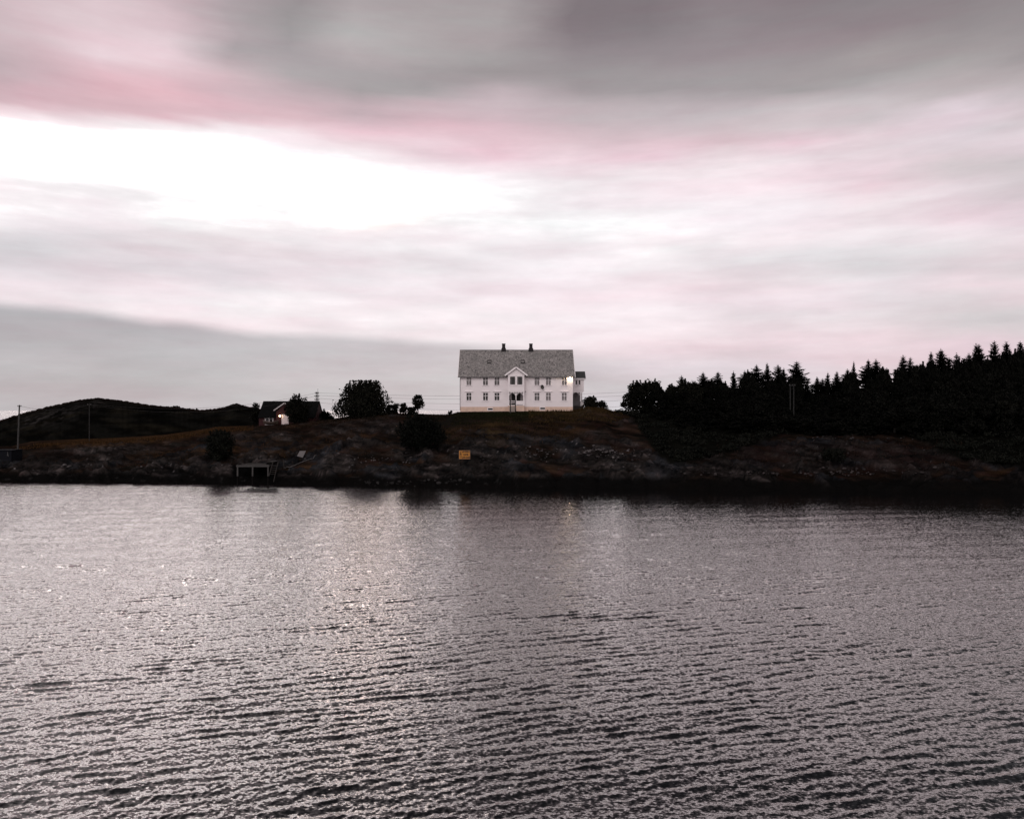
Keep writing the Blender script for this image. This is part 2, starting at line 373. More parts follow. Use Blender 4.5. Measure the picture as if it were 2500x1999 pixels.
    mr = t.n('ShaderNodeMapRange', interpolation_type='SMOOTHSTEP'); mr.inputs['From Min'].default_value = -.004; mr.inputs['From Max'].default_value = .013
    t.l(dd, mr.inputs['Value'])
    deep = t.n('ShaderNodeMapRange'); deep.inputs['From Min'].default_value = .0; deep.inputs['From Max'].default_value = .13; deep.inputs['To Min'].default_value = 1.0; deep.inputs['To Max'].default_value = .86
    t.l(dd, deep.inputs['Value'])
    bk = t.math('MULTIPLY', t.math('MULTIPLY', mr.outputs[0], stren), deep.outputs[0])
    cur = t.mix(bk, cur, (.062, .098, .108))
    # the rest of the sky: evenly bright cloud behind the viewer, darker to the right
    behind = [(0, (.55, .50, .51)), (.04, (.78, .72, .73)), (.14, (.98, .90, .90)), (.28, (.95, .89, .89)), (.5, (.52, .49, .50)), (1, (.26, .24, .25))]
    B = t.vmath('SCALE', ramp(behind), scale=BACK)
    right = [(0, (.10, .096, .10)), (.12, (.11, .105, .108)), (.28, (.07, .067, .068)), (.5, (.06, .058, .06)), (1, (.04, .038, .04))]
    R = ramp(right)
    mr = t.n('ShaderNodeMapRange', interpolation_type='SMOOTHSTEP'); mr.inputs['From Min'].default_value = .62; mr.inputs['From Max'].default_value = .85
    t.l(aw, mr.inputs['Value']); cur = t.mix(mr.outputs[0], cur, R)
    mr = t.n('ShaderNodeMapRange', interpolation_type='SMOOTHSTEP'); mr.inputs['From Min'].default_value = 1.3; mr.inputs['From Max'].default_value = 2.0
    t.l(t.math('ABSOLUTE', a), mr.inputs['Value']); cur = t.mix(mr.outputs[0], cur, B)
    # wisps and soft streaks
    w1 = noise(9.0, 46.0, 6.0, .6, 3.0); w2 = noise(3.0, 14.0, 4.0, .5, 9.0)
    upk = t.n('ShaderNodeMapRange', interpolation_type='SMOOTHSTEP'); upk.inputs['From Min'].default_value = .30; upk.inputs['From Max'].default_value = .42; upk.inputs['To Min'].default_value = .30; upk.inputs['To Max'].default_value = .10
    t.l(e, upk.inputs['Value'])
    k = t.math('MULTIPLY_ADD', t.math('SUBTRACT', w1.outputs[0], .5), upk.outputs[0], 1.0)
    k = t.math('MULTIPLY', k, t.math('MULTIPLY_ADD', t.math('SUBTRACT', w2.outputs[0], .5), .13, 1.0))
    cur = t.vmath('SCALE', cur, scale=t.math('MULTIPLY', k, 1.25))
    w4 = noise(24.0, 62.0, 5.0, .62, 33.0); cur = t.vmath('SCALE', cur, scale=t.math('MULTIPLY_ADD', t.math('SUBTRACT', w4.outputs[0], .5), .12, 1.0))
    w5 = noise(5.0, 27.0, 3.0, .5, 51.0); sr = t.n('ShaderNodeMapRange', interpolation_type='SMOOTHSTEP'); sr.inputs['From Min'].default_value = .42; sr.inputs['From Max'].default_value = .72
    t.l(w5.outputs[0], sr.inputs['Value']); low = t.n('ShaderNodeMapRange', interpolation_type='SMOOTHSTEP'); low.inputs['From Min'].default_value = .44; low.inputs['From Max'].default_value = .34
    t.l(e, low.inputs['Value']); cur = t.mix(t.math('MULTIPLY', t.math('MULTIPLY', sr.outputs[0], low.outputs[0]), .17), cur, (.34, .22, .245))
    # pink and grey bands drifting through the cloud
    w3 = noise(4.0, 30.0, 5.0, .6, 21.0); pk = t.math('MULTIPLY', t.math('SUBTRACT', w3.outputs[0], .47), 1.0)
    tint = t.n('ShaderNodeCombineXYZ'); tint.inputs[0].default_value = 1.0
    t.l(t.math('SUBTRACT', 1.0, t.math('MULTIPLY', pk, .25)), tint.inputs[1]); t.l(t.math('SUBTRACT', 1.0, t.math('MULTIPLY', pk, .18)), tint.inputs[2])
    cur = t.vmath('MULTIPLY', cur, tint.outputs[0])
    # added warm glow in the thin cloud left of the middle, tints the water
    def lobe(a0, e0, sa, se, col, amp):
        ga = t.math('DIVIDE', t.math('SUBTRACT', aw, a0), sa); ge_ = t.math('DIVIDE', t.math('SUBTRACT', ew, e0), se)
        gq = t.math('EXPONENT', t.math('MULTIPLY', t.math('ADD', t.math('MULTIPLY', ga, ga), t.math('MULTIPLY', ge_, ge_)), -.5))
        return t.vmath('SCALE', t.n('ShaderNodeCombineXYZ', i_0=col[0], i_1=col[1], i_2=col[2]).outputs[0], scale=t.math('MULTIPLY', gq, amp))
    cur = t.vmath('ADD', cur, lobe(-.185, .268, .032, .016, (1, .52, .34), GLOW))
    cur = t.vmath('ADD', cur, lobe(-.47, .291, .15, .016, (1, .93, .89), GLOW2))  # added wider glow, brightens the reflections on the left water
    # the thinnest cloud is far brighter than white paper
    sg = t.n('ShaderNodeSeparateXYZ'); t.l(cur, sg.inputs[0])
    lft = t.n('ShaderNodeMapRange', interpolation_type='SMOOTHSTEP'); lft.inputs['From Min'].default_value = .12; lft.inputs['From Max'].default_value = -.50; lft.inputs['To Min'].default_value = .8; lft.inputs['To Max'].default_value = 3.6
    t.l(a, lft.inputs['Value'])
    hd = t.math('MINIMUM', t.math('MULTIPLY', t.math('POWER', t.math('MAXIMUM', t.math('SUBTRACT', sg.outputs[1], .80), 0.0), 3.0), t.math('MULTIPLY', lft.outputs[0], HDR)), 3.2)
    cur = t.vmath('ADD', cur, t.vmath('SCALE', t.n('ShaderNodeCombineXYZ', i_0=1.0, i_1=.93, i_2=.90).outputs[0], scale=hd))
    sk = t.n('ShaderNodeTexSky'); sk.sky_type = 'NISHITA'; sk.sun_disc = False
    sk.sun_elevation = rad(SUN_EL); sk.sun_rotation = rad(SUN_AZ)
    cur = t.vmath('ADD', cur, t.vmath('SCALE', sk.outputs[0], scale=.008))
    t.l(cur, bg.inputs['Color']); bg.inputs['Strength'].default_value = SKY_STRENGTH
BACK = .86
SKY_STRENGTH = 1.0
GLOW, GLOW2, HDR = 1.8, .70, 22.0
SUN_EL, SUN_AZ = 42.0, 200.0
build_world()
sun = bpy.data.lights.new('sun', 'SUN'); sun.energy = .54; sun.angle = rad(14); sun.color = (1, .95, .93)
so = bpy.data.objects.new('sun', sun); COL.objects.link(so)
az = rad(SUN_AZ); el_ = rad(SUN_EL)
sdir = Vector((math.sin(az) * math.cos(el_), math.cos(az) * math.cos(el_), math.sin(el_)))
so.rotation_euler = sdir.to_track_quat('Z', 'Y').to_euler(); so.location = (0, -20, 40)

# ------------------------------------------------------------------ terrain
SH = np.array([(-900, 1175), (-300, 1178), (0, 1179), (300, 1181), (560, 1184), (800, 1188), (1000, 1190), (1250, 1192), (1600, 1195), (2000, 1202), (2500, 1206), (3400, 1208)], float)
CR = np.array([(-900, 1098, 150), (-200, 1100, 148), (28, 1102, 143), (78, 1088, 146), (156, 1083, 150), (278, 1078, 153), (403, 1069, 156), (473, 1058, 158), (529, 1047, 160), (600, 1044, 163), (699, 1037, 164), (769, 1029, 164), (819, 1024, 164), (870, 1014, 164), (922, 1008, 164), (1019, 1012, 164), (1095, 1014, 163), (1124, 1006, 158), (1200, 1005, 158), (1398, 1004, 158), (1434, 996, 160), (1479, 999, 160), (1505, 1007, 161), (1620, 1009, 161), (1800, 1009, 165), (2000, 1010, 168), (2300, 1010, 170), (2600, 1010, 170), (3400, 1030, 170)], float)
PT = np.array([0, .04, .10, .22, .40, .60, .80, .93, 1.0]); PV = np.array([0, .12, .20, .33, .52, .70, .87, .965, 1.0])
def shore_Y(u): return HC * F / (np.interp(u, SH[:, 0], SH[:, 1]) - 1000)
def ground_raw(x, Y, detail=True):
    x = np.asarray(x, float); Y = np.asarray(Y, float)
    u = 1250 + x / np.maximum(Y, 1) * F
    y0 = shore_Y(u) + (1.9 * N2(x / 6.0, Y * 0 + 3) + .9 * N2(x / 1.9, Y * 0 + 8) + 1.1 * np.maximum(N4(x / 3.1, Y * 0 + 5), 0) if detail else 0)
    y1 = np.interp(u, CR[:, 0], CR[:, 2]); s1 = np.interp(u, CR[:, 0], CR[:, 1])
    z1 = HC - (s1 - 1000) / F * y1
    t = (Y - y0) / (y1 - y0)
    z = z1 * np.interp(np.clip(t, 0, 1), PT, PV)
    z = np.where(t < 0, (Y - y0) * .45, z)
    b = np.clip(Y - y1 - 18, 0, None)
    z = z - (b / 62) ** 1.5 * 9 - np.where(t > 1, 0, 0)
    z = np.maximum(z, -3)
    if detail:
        m = smooth(0, .05, t) * (1 - smooth(.80, .99, t))
        mf = smooth(0.01, .06, t)
        rock = rock_mask(x, Y, u, t)
        r1 = 1 - np.abs(N1(x / 7.5 + .35 * N2(x / 3, Y / 3), Y / 3.4)) * 2
        r2 = 1 - np.abs(N3(x / 2.6, Y / 1.3)) * 2
        z = z + m * (.75 * fbm(N2, x / 11, Y / 6, 3) + rock * (.62 * r1 + .40 * r2) + .22 * fbm(N4, x / 1.2, Y / .9, 3))
        wx, wy = x + .8 * N2(x / 2.2, Y / 2.2), Y + .6 * N3(x / 1.8, Y / 1.8)
        cv, ct_ = cells(wx / 2.9 + wy * .12, wy / 1.7, 1); c2, ct2 = cells(wx / 1.05, wy / .75, 2)
        z = z + smooth(.0, .04, t) * (1 - smooth(.75, .95, t)) * (.15 + .85 * rock) * (.62 * cv + .75 * ct_ + .22 * c2 + .25 * ct2)
        z = z + mf * (1 - m) * .05 * fbm(N4, x / 1.2, Y / 1.2, 2)
    return z
def rock_mask(x, Y, u, t):
    n = fbm(N3, x / 9 + 4, Y / 5.5, 4)
    low = 1 - smooth(.30, .62, t)          # bare rock near the water
    v = smooth(-.06, .14, n + low * .42 - .27)
    # known outcrops (photo pixels): centre, radius
    for cx, ct, rx, rt in ((250, .62, 190, .34), (880, .30, 250, .14), (1250, .42, 120, .15), (1450, .40, 110, .12), (1100, .10, 400, .10), (2080, .34, 160, .10), (1660, .18, 80, .08), (640, .62, 120, .22), (880, .68, 120, .2)):
        d = ((u - cx) / rx) ** 2 + ((t - ct) / rt) ** 2
        v = np.maximum(v, np.exp(-d * 1.2) * smooth(-.45, .15, n + .1))
    return np.clip(v, 0, 1)
def cells(x, y, seed):
    """jittered cell pattern: a random value and a tilt per cell"""
    xi = np.floor(x).astype(int); yi = np.floor(y).astype(int); best = np.full(np.shape(x), 9e9); val = np.zeros(np.shape(x)); tlt = np.zeros(np.shape(x))
    hsh = lambda i, j, k: np.modf(np.abs(np.sin(i * 127.1 + j * 311.7 + k * 74.7 + seed * 13.3) * 43758.5453))[0]
    for dx in (-1, 0, 1):
        for dy in (-1, 0, 1):
            i, j = xi + dx, yi + dy; px = i + hsh(i, j, 1); py = j + hsh(i, j, 2); d = (x - px) ** 2 + (y - py) ** 2
            m = d < best; best = np.where(m, d, best); val = np.where(m, hsh(i, j, 3), val)
            tlt = np.where(m, (x - px) * (hsh(i, j, 4) - .5) + (y - py) * (hsh(i, j, 5) - .35), tlt)
    return val - .5, tlt
def ground_z(x, Y): return float(ground_raw(np.array([x]), np.array([Y]))[0])

def build_ground():
    us = np.linspace(-700, 3300, 1250)
    ys = np.concatenate([np.linspace(98, 132, 175), np.linspace(132.25, 176, 176), np.linspace(177, 300, 70)])
    U, Y = np.meshgrid(us, ys); X = (U - 1250) / F * Y
    Z = ground_raw(X, Y)
    y0 = shore_Y(U); y1 = np.interp(U, CR[:, 0], CR[:, 2]); t = (Y - y0) / (y1 - y0)
    rock = rock_mask(X, Y, U, t)
    v1 = fbm(N1, X / 1.6, Y / .9 + Z * 1.5, 4); v2 = fbm(N2, X / 5, Y / 3, 4); v3 = fbm(N4, X / .7, Y / .5 + Z * 2, 3); v4 = fbm(N3, X / 14 + 9, Y / 9, 3)
    def c(*q): return np.array(q)[None, None, :]
    def mixc(A, Bc, f): return A + (Bc - A) * f[..., None]
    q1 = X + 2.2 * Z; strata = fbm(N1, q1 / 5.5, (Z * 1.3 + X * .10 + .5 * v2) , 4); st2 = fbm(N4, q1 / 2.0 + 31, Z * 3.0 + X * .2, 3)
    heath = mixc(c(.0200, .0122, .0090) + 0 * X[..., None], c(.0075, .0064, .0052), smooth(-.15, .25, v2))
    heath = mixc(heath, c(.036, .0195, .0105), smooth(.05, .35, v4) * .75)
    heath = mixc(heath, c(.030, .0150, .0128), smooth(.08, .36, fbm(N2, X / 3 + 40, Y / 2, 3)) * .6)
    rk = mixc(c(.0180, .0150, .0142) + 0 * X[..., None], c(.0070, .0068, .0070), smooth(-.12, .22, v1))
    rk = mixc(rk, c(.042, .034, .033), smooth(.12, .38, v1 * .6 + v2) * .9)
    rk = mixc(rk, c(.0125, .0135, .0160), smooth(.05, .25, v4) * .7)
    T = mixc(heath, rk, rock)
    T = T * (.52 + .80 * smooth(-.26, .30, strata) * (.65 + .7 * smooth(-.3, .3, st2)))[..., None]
    wx, wy = X + .8 * N2(X / 2.2, Y / 2.2), Y + .6 * N3(X / 1.8, Y / 1.8)
    cv, ct_ = cells(wx / 2.9 + wy * .12, wy / 1.7, 1); c2, ct2 = cells(wx / 1.05, wy / .75, 2)
    T = T * np.clip(.92 + rock * (.55 * cv + .5 * c2 + .4 * ct2), .3, 2)[..., None]
    pale = smooth(.50, .66, v3 + .35 * v1 + .25 * strata) * rock * smooth(.05, .14, t)
    T = mixc(T, c(.12, .108, .108), pale * .75)
    # orange autumn grass along the crest on the left
    s1 = np.interp(U, CR[:, 0], CR[:, 1]); scr = 1000 + (HC - Z) / Y * F
    org = smooth(60, 200, U) * (1 - smooth(520, 640, U)) * (1 - smooth(4, 16, scr - s1)) * smooth(-.35, .1, v2 + .3)
    org = np.maximum(org, .8 * smooth(.0, .3, fbm(N1, X / 6, Y / 2.2, 3)) * smooth(330, 420, U) * (1 - smooth(900, 1000, U)) * smooth(.2, .35, t) * (1 - smooth(.5, .7, t)) * .7)
    T = mixc(T, c(.042, .0215, .0095), org * smooth(-.35, .15, v1 + v2) * .85)
    org2 = np.exp(-(((U - 1190) / 70) ** 2 + ((t - .62) / .2) ** 2)) * smooth(-.1, .25, v2) + np.exp(-(((U - 1420) / 60) ** 2 + ((t - .93) / .13) ** 2)) * .6
    T = mixc(T, c(.038, .024, .0100), np.clip(org2, 0, 1) * .8)
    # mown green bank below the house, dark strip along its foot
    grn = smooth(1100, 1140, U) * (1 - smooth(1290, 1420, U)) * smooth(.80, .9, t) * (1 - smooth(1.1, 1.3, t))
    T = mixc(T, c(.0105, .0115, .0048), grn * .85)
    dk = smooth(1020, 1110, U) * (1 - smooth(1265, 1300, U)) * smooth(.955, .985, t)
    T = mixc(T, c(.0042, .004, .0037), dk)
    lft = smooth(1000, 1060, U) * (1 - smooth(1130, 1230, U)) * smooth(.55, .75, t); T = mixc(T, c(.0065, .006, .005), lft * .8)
    # dark, overgrown ground below the forest
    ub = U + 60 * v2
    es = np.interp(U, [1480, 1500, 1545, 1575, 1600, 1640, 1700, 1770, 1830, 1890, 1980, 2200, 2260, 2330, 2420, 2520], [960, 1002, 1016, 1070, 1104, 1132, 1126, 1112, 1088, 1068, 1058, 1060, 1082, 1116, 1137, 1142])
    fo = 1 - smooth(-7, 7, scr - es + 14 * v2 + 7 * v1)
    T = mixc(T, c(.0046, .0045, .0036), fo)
    dkk = smooth(560, 572, U) * (1 - smooth(660, 690, U)) * smooth(1128, 1138, scr); T = mixc(T, c(.0032, .003, .003), dkk)  # wet ground at the dock, with the shaded void under it painted in
    # red heath at the right
    rh = np.exp(-(((U - 2180) / 170) ** 2 + ((t - .25) / .12) ** 2)) + np.exp(-(((U - 1880) / 70) ** 2 + ((t - .26) / .09) ** 2)) + np.exp(-(((U - 1560) / 60) ** 2 + ((t - .33) / .08) ** 2)) * .7
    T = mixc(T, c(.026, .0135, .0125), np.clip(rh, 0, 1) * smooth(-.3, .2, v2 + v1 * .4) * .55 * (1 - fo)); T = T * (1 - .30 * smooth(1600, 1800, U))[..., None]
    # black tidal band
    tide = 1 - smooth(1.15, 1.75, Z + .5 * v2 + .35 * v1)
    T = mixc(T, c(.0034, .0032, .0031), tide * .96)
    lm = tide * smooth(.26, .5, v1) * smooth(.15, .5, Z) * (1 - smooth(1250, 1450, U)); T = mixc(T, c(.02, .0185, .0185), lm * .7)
    T = np.where((Y > y1 + 25)[..., None], T * .5, T)
    n, m = U.shape
    idx = np.arange(n * m).reshape(n, m)
    Fc = np.stack([idx[:-1, :-1], idx[:-1, 1:], idx[1:, 1:], idx[1:, :-1]], -1).reshape(-1, 4)
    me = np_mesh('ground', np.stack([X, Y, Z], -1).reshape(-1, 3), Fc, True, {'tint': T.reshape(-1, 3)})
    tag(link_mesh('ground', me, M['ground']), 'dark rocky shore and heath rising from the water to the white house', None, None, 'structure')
build_ground()

# distant hill on the left
HL = np.array([(-900, 1010), (-500, 1000), (-250, 1018), (0, 1028), (47, 1013), (111, 996), (160, 985), (195, 978), (239, 973), (300, 980), (350, 988), (390, 993), (434, 996), (487, 1003), (530, 999), (551, 995), (565, 989), (576, 986.5), (592, 991), (613, 996), (640, 1000), (690, 1012), (760, 1030), (860, 1060)], float)
def build_hill():
    us = np.linspace(-700, 900, 620); ys = np.linspace(225, 420, 150)
    U, Y = np.meshgrid(us, ys); YC = 320.0
    s = np.interp(U, HL[:, 0], HL[:, 1]); X = (U - 1250) / F * Y
    zc = HC - (s - 1000) / F * YC + .55 * fbm(N4, U / 9, U * 0 + 3, 3) + .3
    q = np.abs(Y - YC) / 98
    prof = np.clip(1 - q ** 1.7, 0, 1)
    Z = -4 + (zc + 4) * prof
    bump = (1 - smooth(.75, .97, prof)) * (.9 * fbm(N1, X / 14, Y / 9, 4) + .8 * np.maximum(fbm(N2, X / 8, Y / 6, 3), 0)); Z = Z + bump * (prof > 0)
    v = fbm(N3, X / 4, Y / 3, 4); v2 = fbm(N2, X / 16, Y / 12, 3)
    T = np.zeros(U.shape + (3,)) + np.array((.0042, .0040, .0035))
    T = T + (np.array((.010, .0085, .006)) - T) * smooth(.0, .35, v2)[..., None] * .6
    T = T * (.6 + .9 * smooth(-.2, .3, fbm(N1, X / 9 + Z * .3, Z / 2.2, 4)))[..., None]
    pr = (np.exp(-(((U - 125) / 60) ** 2 + ((Y - 282) / 16) ** 2)) + np.exp(-(((U - 228) / 32) ** 2 + ((Y - 293) / 9) ** 2)) + .7 * np.exp(-(((U - 70) / 25) ** 2 + ((Y - 280) / 12) ** 2))) * smooth(-.05, .28, v)
    T = T + (np.array((.027, .024, .023)) - T) * np.clip(pr, 0, 1)[..., None]
    top = smooth(.94, .995, prof) * (Y <= YC + 1); T = T + (np.array((.018, .0105, .009)) - T) * (top * .7)[..., None]
    n, m = U.shape; idx = np.arange(n * m).reshape(n, m)
    Fc = np.stack([idx[:-1, :-1], idx[:-1, 1:], idx[1:, 1:], idx[1:, :-1]], -1).reshape(-1, 4)
    me = np_mesh('hill', np.stack([X, Y, Z], -1).reshape(-1, 3), Fc, True, {'tint': T.reshape(-1, 3)})
    tag(link_mesh('hill', me, M['hill']), 'low dark hill behind the left shore', None, None, 'structure')
build_hill()

# ------------------------------------------------------------------ water
def build_water():
    ys = [-60, -10, 8.0, 13.0]; y = 16.0
    while y < 131:
        ys.append(y); y += min(.055 * (y / 20) ** 1.25, .34)
    near_end = len(ys)
    while y < 9000:
        ys.append(y); y *= 1.14
    ys = np.array(ys); us = np.linspace(-520, 3020, 960)
    U, Y = np.meshgrid(us, ys); X = (U - 1250) / F * np.maximum(Y, 16)
    dY = np.gradient(ys)[:, None]; dX = ((us[1] - us[0]) / F * np.maximum(ys, 16))[:, None]
    X0, Y0 = X.copy(), Y.copy(); Z = np.zeros_like(X)
    lost = np.zeros_like(dY)
    r = np.random.RandomState(5)
    base = math.atan2(-math.cos(rad(15)), math.sin(rad(15)))    # travel direction: towards the viewer and to the right
    comps = []
    for i in range(26): comps.append((r.uniform(.46, 1.02), base + r.normal(0, .15), WAVE_MAIN / math.sqrt(26)))
    for i in range(10): comps.append((r.uniform(2.0, 5.5), base + r.normal(0, .25), .016 / math.sqrt(10)))
    for i in range(24): comps.append((r.uniform(.30, .62), base + r.normal(0, .38), .095 / math.sqrt(24)))
    for i in range(26): comps.append((r.uniform(.15, .30), base + .55 + r.normal(0, .40), .125 / math.sqrt(26)))
    grp = np.clip(1 + .7 * fbm(N1, X0 / 6, Y0 / 3.2, 3), .3, 2)
    grp = grp * (1 - smooth(66, 104, Y0) * (.10 + .75 * smooth(-52, 8, X0)))
    for lam, th, rms in comps:
        k = 2 * math.pi / lam; a = rms * math.sqrt(2) / k
        cx, sy = math.cos(th), math.sin(th)
        d = np.sqrt((dY * sy) ** 2 + (dX * cx) ** 2)
        wgt = np.clip(lam / (2.4 * d) - .35, 0, 1)
        lost += (rms ** 2) * (1 - wgt ** 2)
        ph = k * (X0 * cx + Y0 * sy) + r.uniform(0, 6.28)
        A = a * wgt * grp
        Z += A * np.cos(ph); s = .75 * A * np.sin(ph)
        X -= s * cx; Y -= s * sy
    L = np.repeat(np.sqrt(np.clip(lost, 0, None)), len(us), 1)
    L[near_end:] = .14
    n, m = U.shape; idx = np.arange(n * m).reshape(n, m)
    Fc = np.stack([idx[:-1, :-1], idx[:-1, 1:], idx[1:, 1:], idx[1:, :-1]], -1).reshape(-1, 4)
    me = np_mesh('water', np.stack([X, Y, Z], -1).reshape(-1, 3), Fc, True, {'lost': L.ravel()})
    mt, t, b = new_mat('sea_water')
    ge = t.n('ShaderNodeNewGeometry'); at = t.n('ShaderNodeAttribute', attribute_name='lost')
    ang = rad(15)
    along = (math.cos(ang), math.sin(ang), 0); across = (math.sin(ang), -math.cos(ang), 0)
    def ripple(scale, seed, ratio, rot):
        al = (math.cos(ang + rot), math.sin(ang + rot), 0); ac = (math.sin(ang + rot), -math.cos(ang + rot), 0)
        cb = t.n('ShaderNodeCombineXYZ')
        t.l(t.math('MULTIPLY', t.vmath('DOT_PRODUCT', ge.outputs['Position'], al), scale / ratio), cb.inputs[0])
        t.l(t.math('MULTIPLY', t.vmath('DOT_PRODUCT', ge.outputs['Position'], ac), scale), cb.inputs[1]); cb.inputs[2].default_value = seed
        no = t.n('ShaderNodeTexNoise', i_Scale=1.0, i_Detail=2.0, i_Roughness=.6); t.l(cb.outputs[0], no.inputs['Vector'])
        s = t.n('ShaderNodeSeparateColor'); t.l(no.outputs['Color'], s.inputs[0])
        v = t.vmath('SCALE', ac, scale=t.math('SUBTRACT', s.outputs[0], .5))
        return t.vmath('ADD', v, t.vmath('SCALE', al, scale=t.math('MULTIPLY', t.math('SUBTRACT', s.outputs[1], .5), .55)))
    rp = t.vmath('SCALE', ripple(6.5, 1.0, 1.7, -.40), scale=t.math('MULTIPLY_ADD', at.outputs['Fac'], .9, RIP1))
    r2 = t.vmath('SCALE', ripple(2.2, 7.0, 1.7, 0.0), scale=t.math('MULTIPLY_ADD', at.outputs['Fac'], 1.3, .10))
    r3 = t.vmath('SCALE', ripple(14.0, 4.0, 1.6, -.25), scale=RIP2)
    # livelier ripples towards the open right side, calmer in the lee on the left
    sx_ = t.n('ShaderNodeSeparateXYZ'); t.l(ge.outputs['Position'], sx_.inputs[0])
    g1 = t.n('ShaderNodeMapRange', interpolation_type='SMOOTHSTEP'); g1.inputs['From Min'].default_value = -28; g1.inputs['From Max'].default_value = 48; g1.inputs['To Min'].default_value = 1.5; g1.inputs['To Max'].default_value = .95
    t.l(sx_.outputs[0], g1.inputs['Value'])
    gn = t.n('ShaderNodeTexNoise', i_Scale=.06, i_Detail=3.0); t.l(ge.outputs['Position'], gn.inputs['Vector'])
    gk = t.math('MULTIPLY', g1.outputs[0], t.math('MULTIPLY_ADD', t.math('SUBTRACT', gn.outputs[0], .5), .45, 1.0))
    g2 = t.n('ShaderNodeMapRange', interpolation_type='SMOOTHSTEP'); g2.inputs['From Min'].default_value = 62; g2.inputs['From Max'].default_value = 106; g2.inputs['To Min'].default_value = .0; g2.inputs['To Max'].default_value = .72
    t.l(sx_.outputs[1], g2.inputs['Value'])
    g3 = t.n('ShaderNodeMapRange', interpolation_type='SMOOTHSTEP'); g3.inputs['From Min'].default_value = -52; g3.inputs['From Max'].default_value = 8
    t.l(sx_.outputs[0], g3.inputs['Value']); gk = t.math('MULTIPLY', gk, t.math('SUBTRACT', 1.0, t.math('MULTIPLY', g2.outputs[0], g3.outputs[0])))
    nn = t.vmath('NORMALIZE', t.vmath('ADD', ge.outputs['Normal'], t.vmath('SCALE', t.vmath('ADD', r3, t.vmath('ADD', rp, r2)), scale=gk)))
    # surface reflection rising towards grazing angles over dark water
    m_ = mt.node_tree; m_.nodes.remove(b); out = m_.nodes['Material Output']
    cosv = t.math('MAXIMUM', t.vmath('DOT_PRODUCT', nn, ge.outputs['Incoming']), .0)
    fac = t.math('MULTIPLY_ADD', t.math('POWER', t.math('SUBTRACT', 1.0, cosv, clamp=True), W_POW), W_MAX - .025, .025)
    gl = t.n('ShaderNodeBsdfGlossy'); gl.inputs['Color'].default_value = (1, .965, .945, 1); t.l(t.math('MINIMUM', t.math('MULTIPLY', gk, .14), .135), gl.inputs['Roughness']); t.l(nn, gl.inputs['Normal'])
    df = t.n('ShaderNodeBsdfDiffuse'); df.inputs['Color'].default_value = (.0045, .0050, .0054, 1)
    mx = t.n('ShaderNodeMixShader'); t.l(fac, mx.inputs[0]); t.l(df.outputs[0], mx.inputs[1]); t.l(gl.outputs[0], mx.inputs[2]); t.l(mx.outputs[0], out.inputs[0])
    tag(link_mesh('water', me, mt), 'rippled grey sea filling the foreground', None, None, 'structure')
WAVE_MAIN = .086
RIP1, RIP2 = .55, .62
W_POW, W_MAX = 2.3, .98
build_water()
scene.view_settings.view_transform = 'Standard'; scene.view_settings.look = 'None'
scene.view_settings.exposure = 0; scene.view_settings.gamma = 1

def hit(sx, sy):
    """ground point seen at a photo pixel"""
    y0 = float(shore_Y(sx)); Y = np.linspace(y0 - 3, 185, 900); x = (sx - 1250) / F * Y
    d = ground_raw(x, Y) - (HC - (sy - 1000) / F * Y)
    k = np.argmax(d > 0)
    if d[k] <= 0: k = np.argmax(d)
    return float(x[k]), float(Y[k]), float(ground_z(x[k], Y[k]))

# ------------------------------------------------------------------ white house
def holes_wall(mb, x0, x1, z0, z1, y, holes, reveal=.14):
    xs = sorted({x0, x1, *[h[0] for h in holes], *[h[1] for h in holes]})
    zs = sorted({z0, z1, *[h[2] for h in holes], *[h[3] for h in holes]})
    for i in range(len(xs) - 1):
        for j in range(len(zs) - 1):
            cx = (xs[i] + xs[i + 1]) / 2; cz = (zs[j] + zs[j + 1]) / 2
            if any(h[0] < cx < h[1] and h[2] < cz < h[3] for h in holes): continue
            mb.quad((xs[i], y, zs[j]), (xs[i + 1], y, zs[j]), (xs[i + 1], y, zs[j + 1]), (xs[i], y, zs[j + 1]))
    for a, b, c, d in holes:
        r = y + reveal
        mb.quad((a, y, c), (a, r, c), (b, r, c), (b, y, c)); mb.quad((a, y, d), (b, y, d), (b, r, d), (a, r, d))
        mb.quad((a, y, c), (a, y, d), (a, r, d), (a, r, c)); mb.quad((b, y, c), (b, r, c), (b, r, d), (b, y, d))
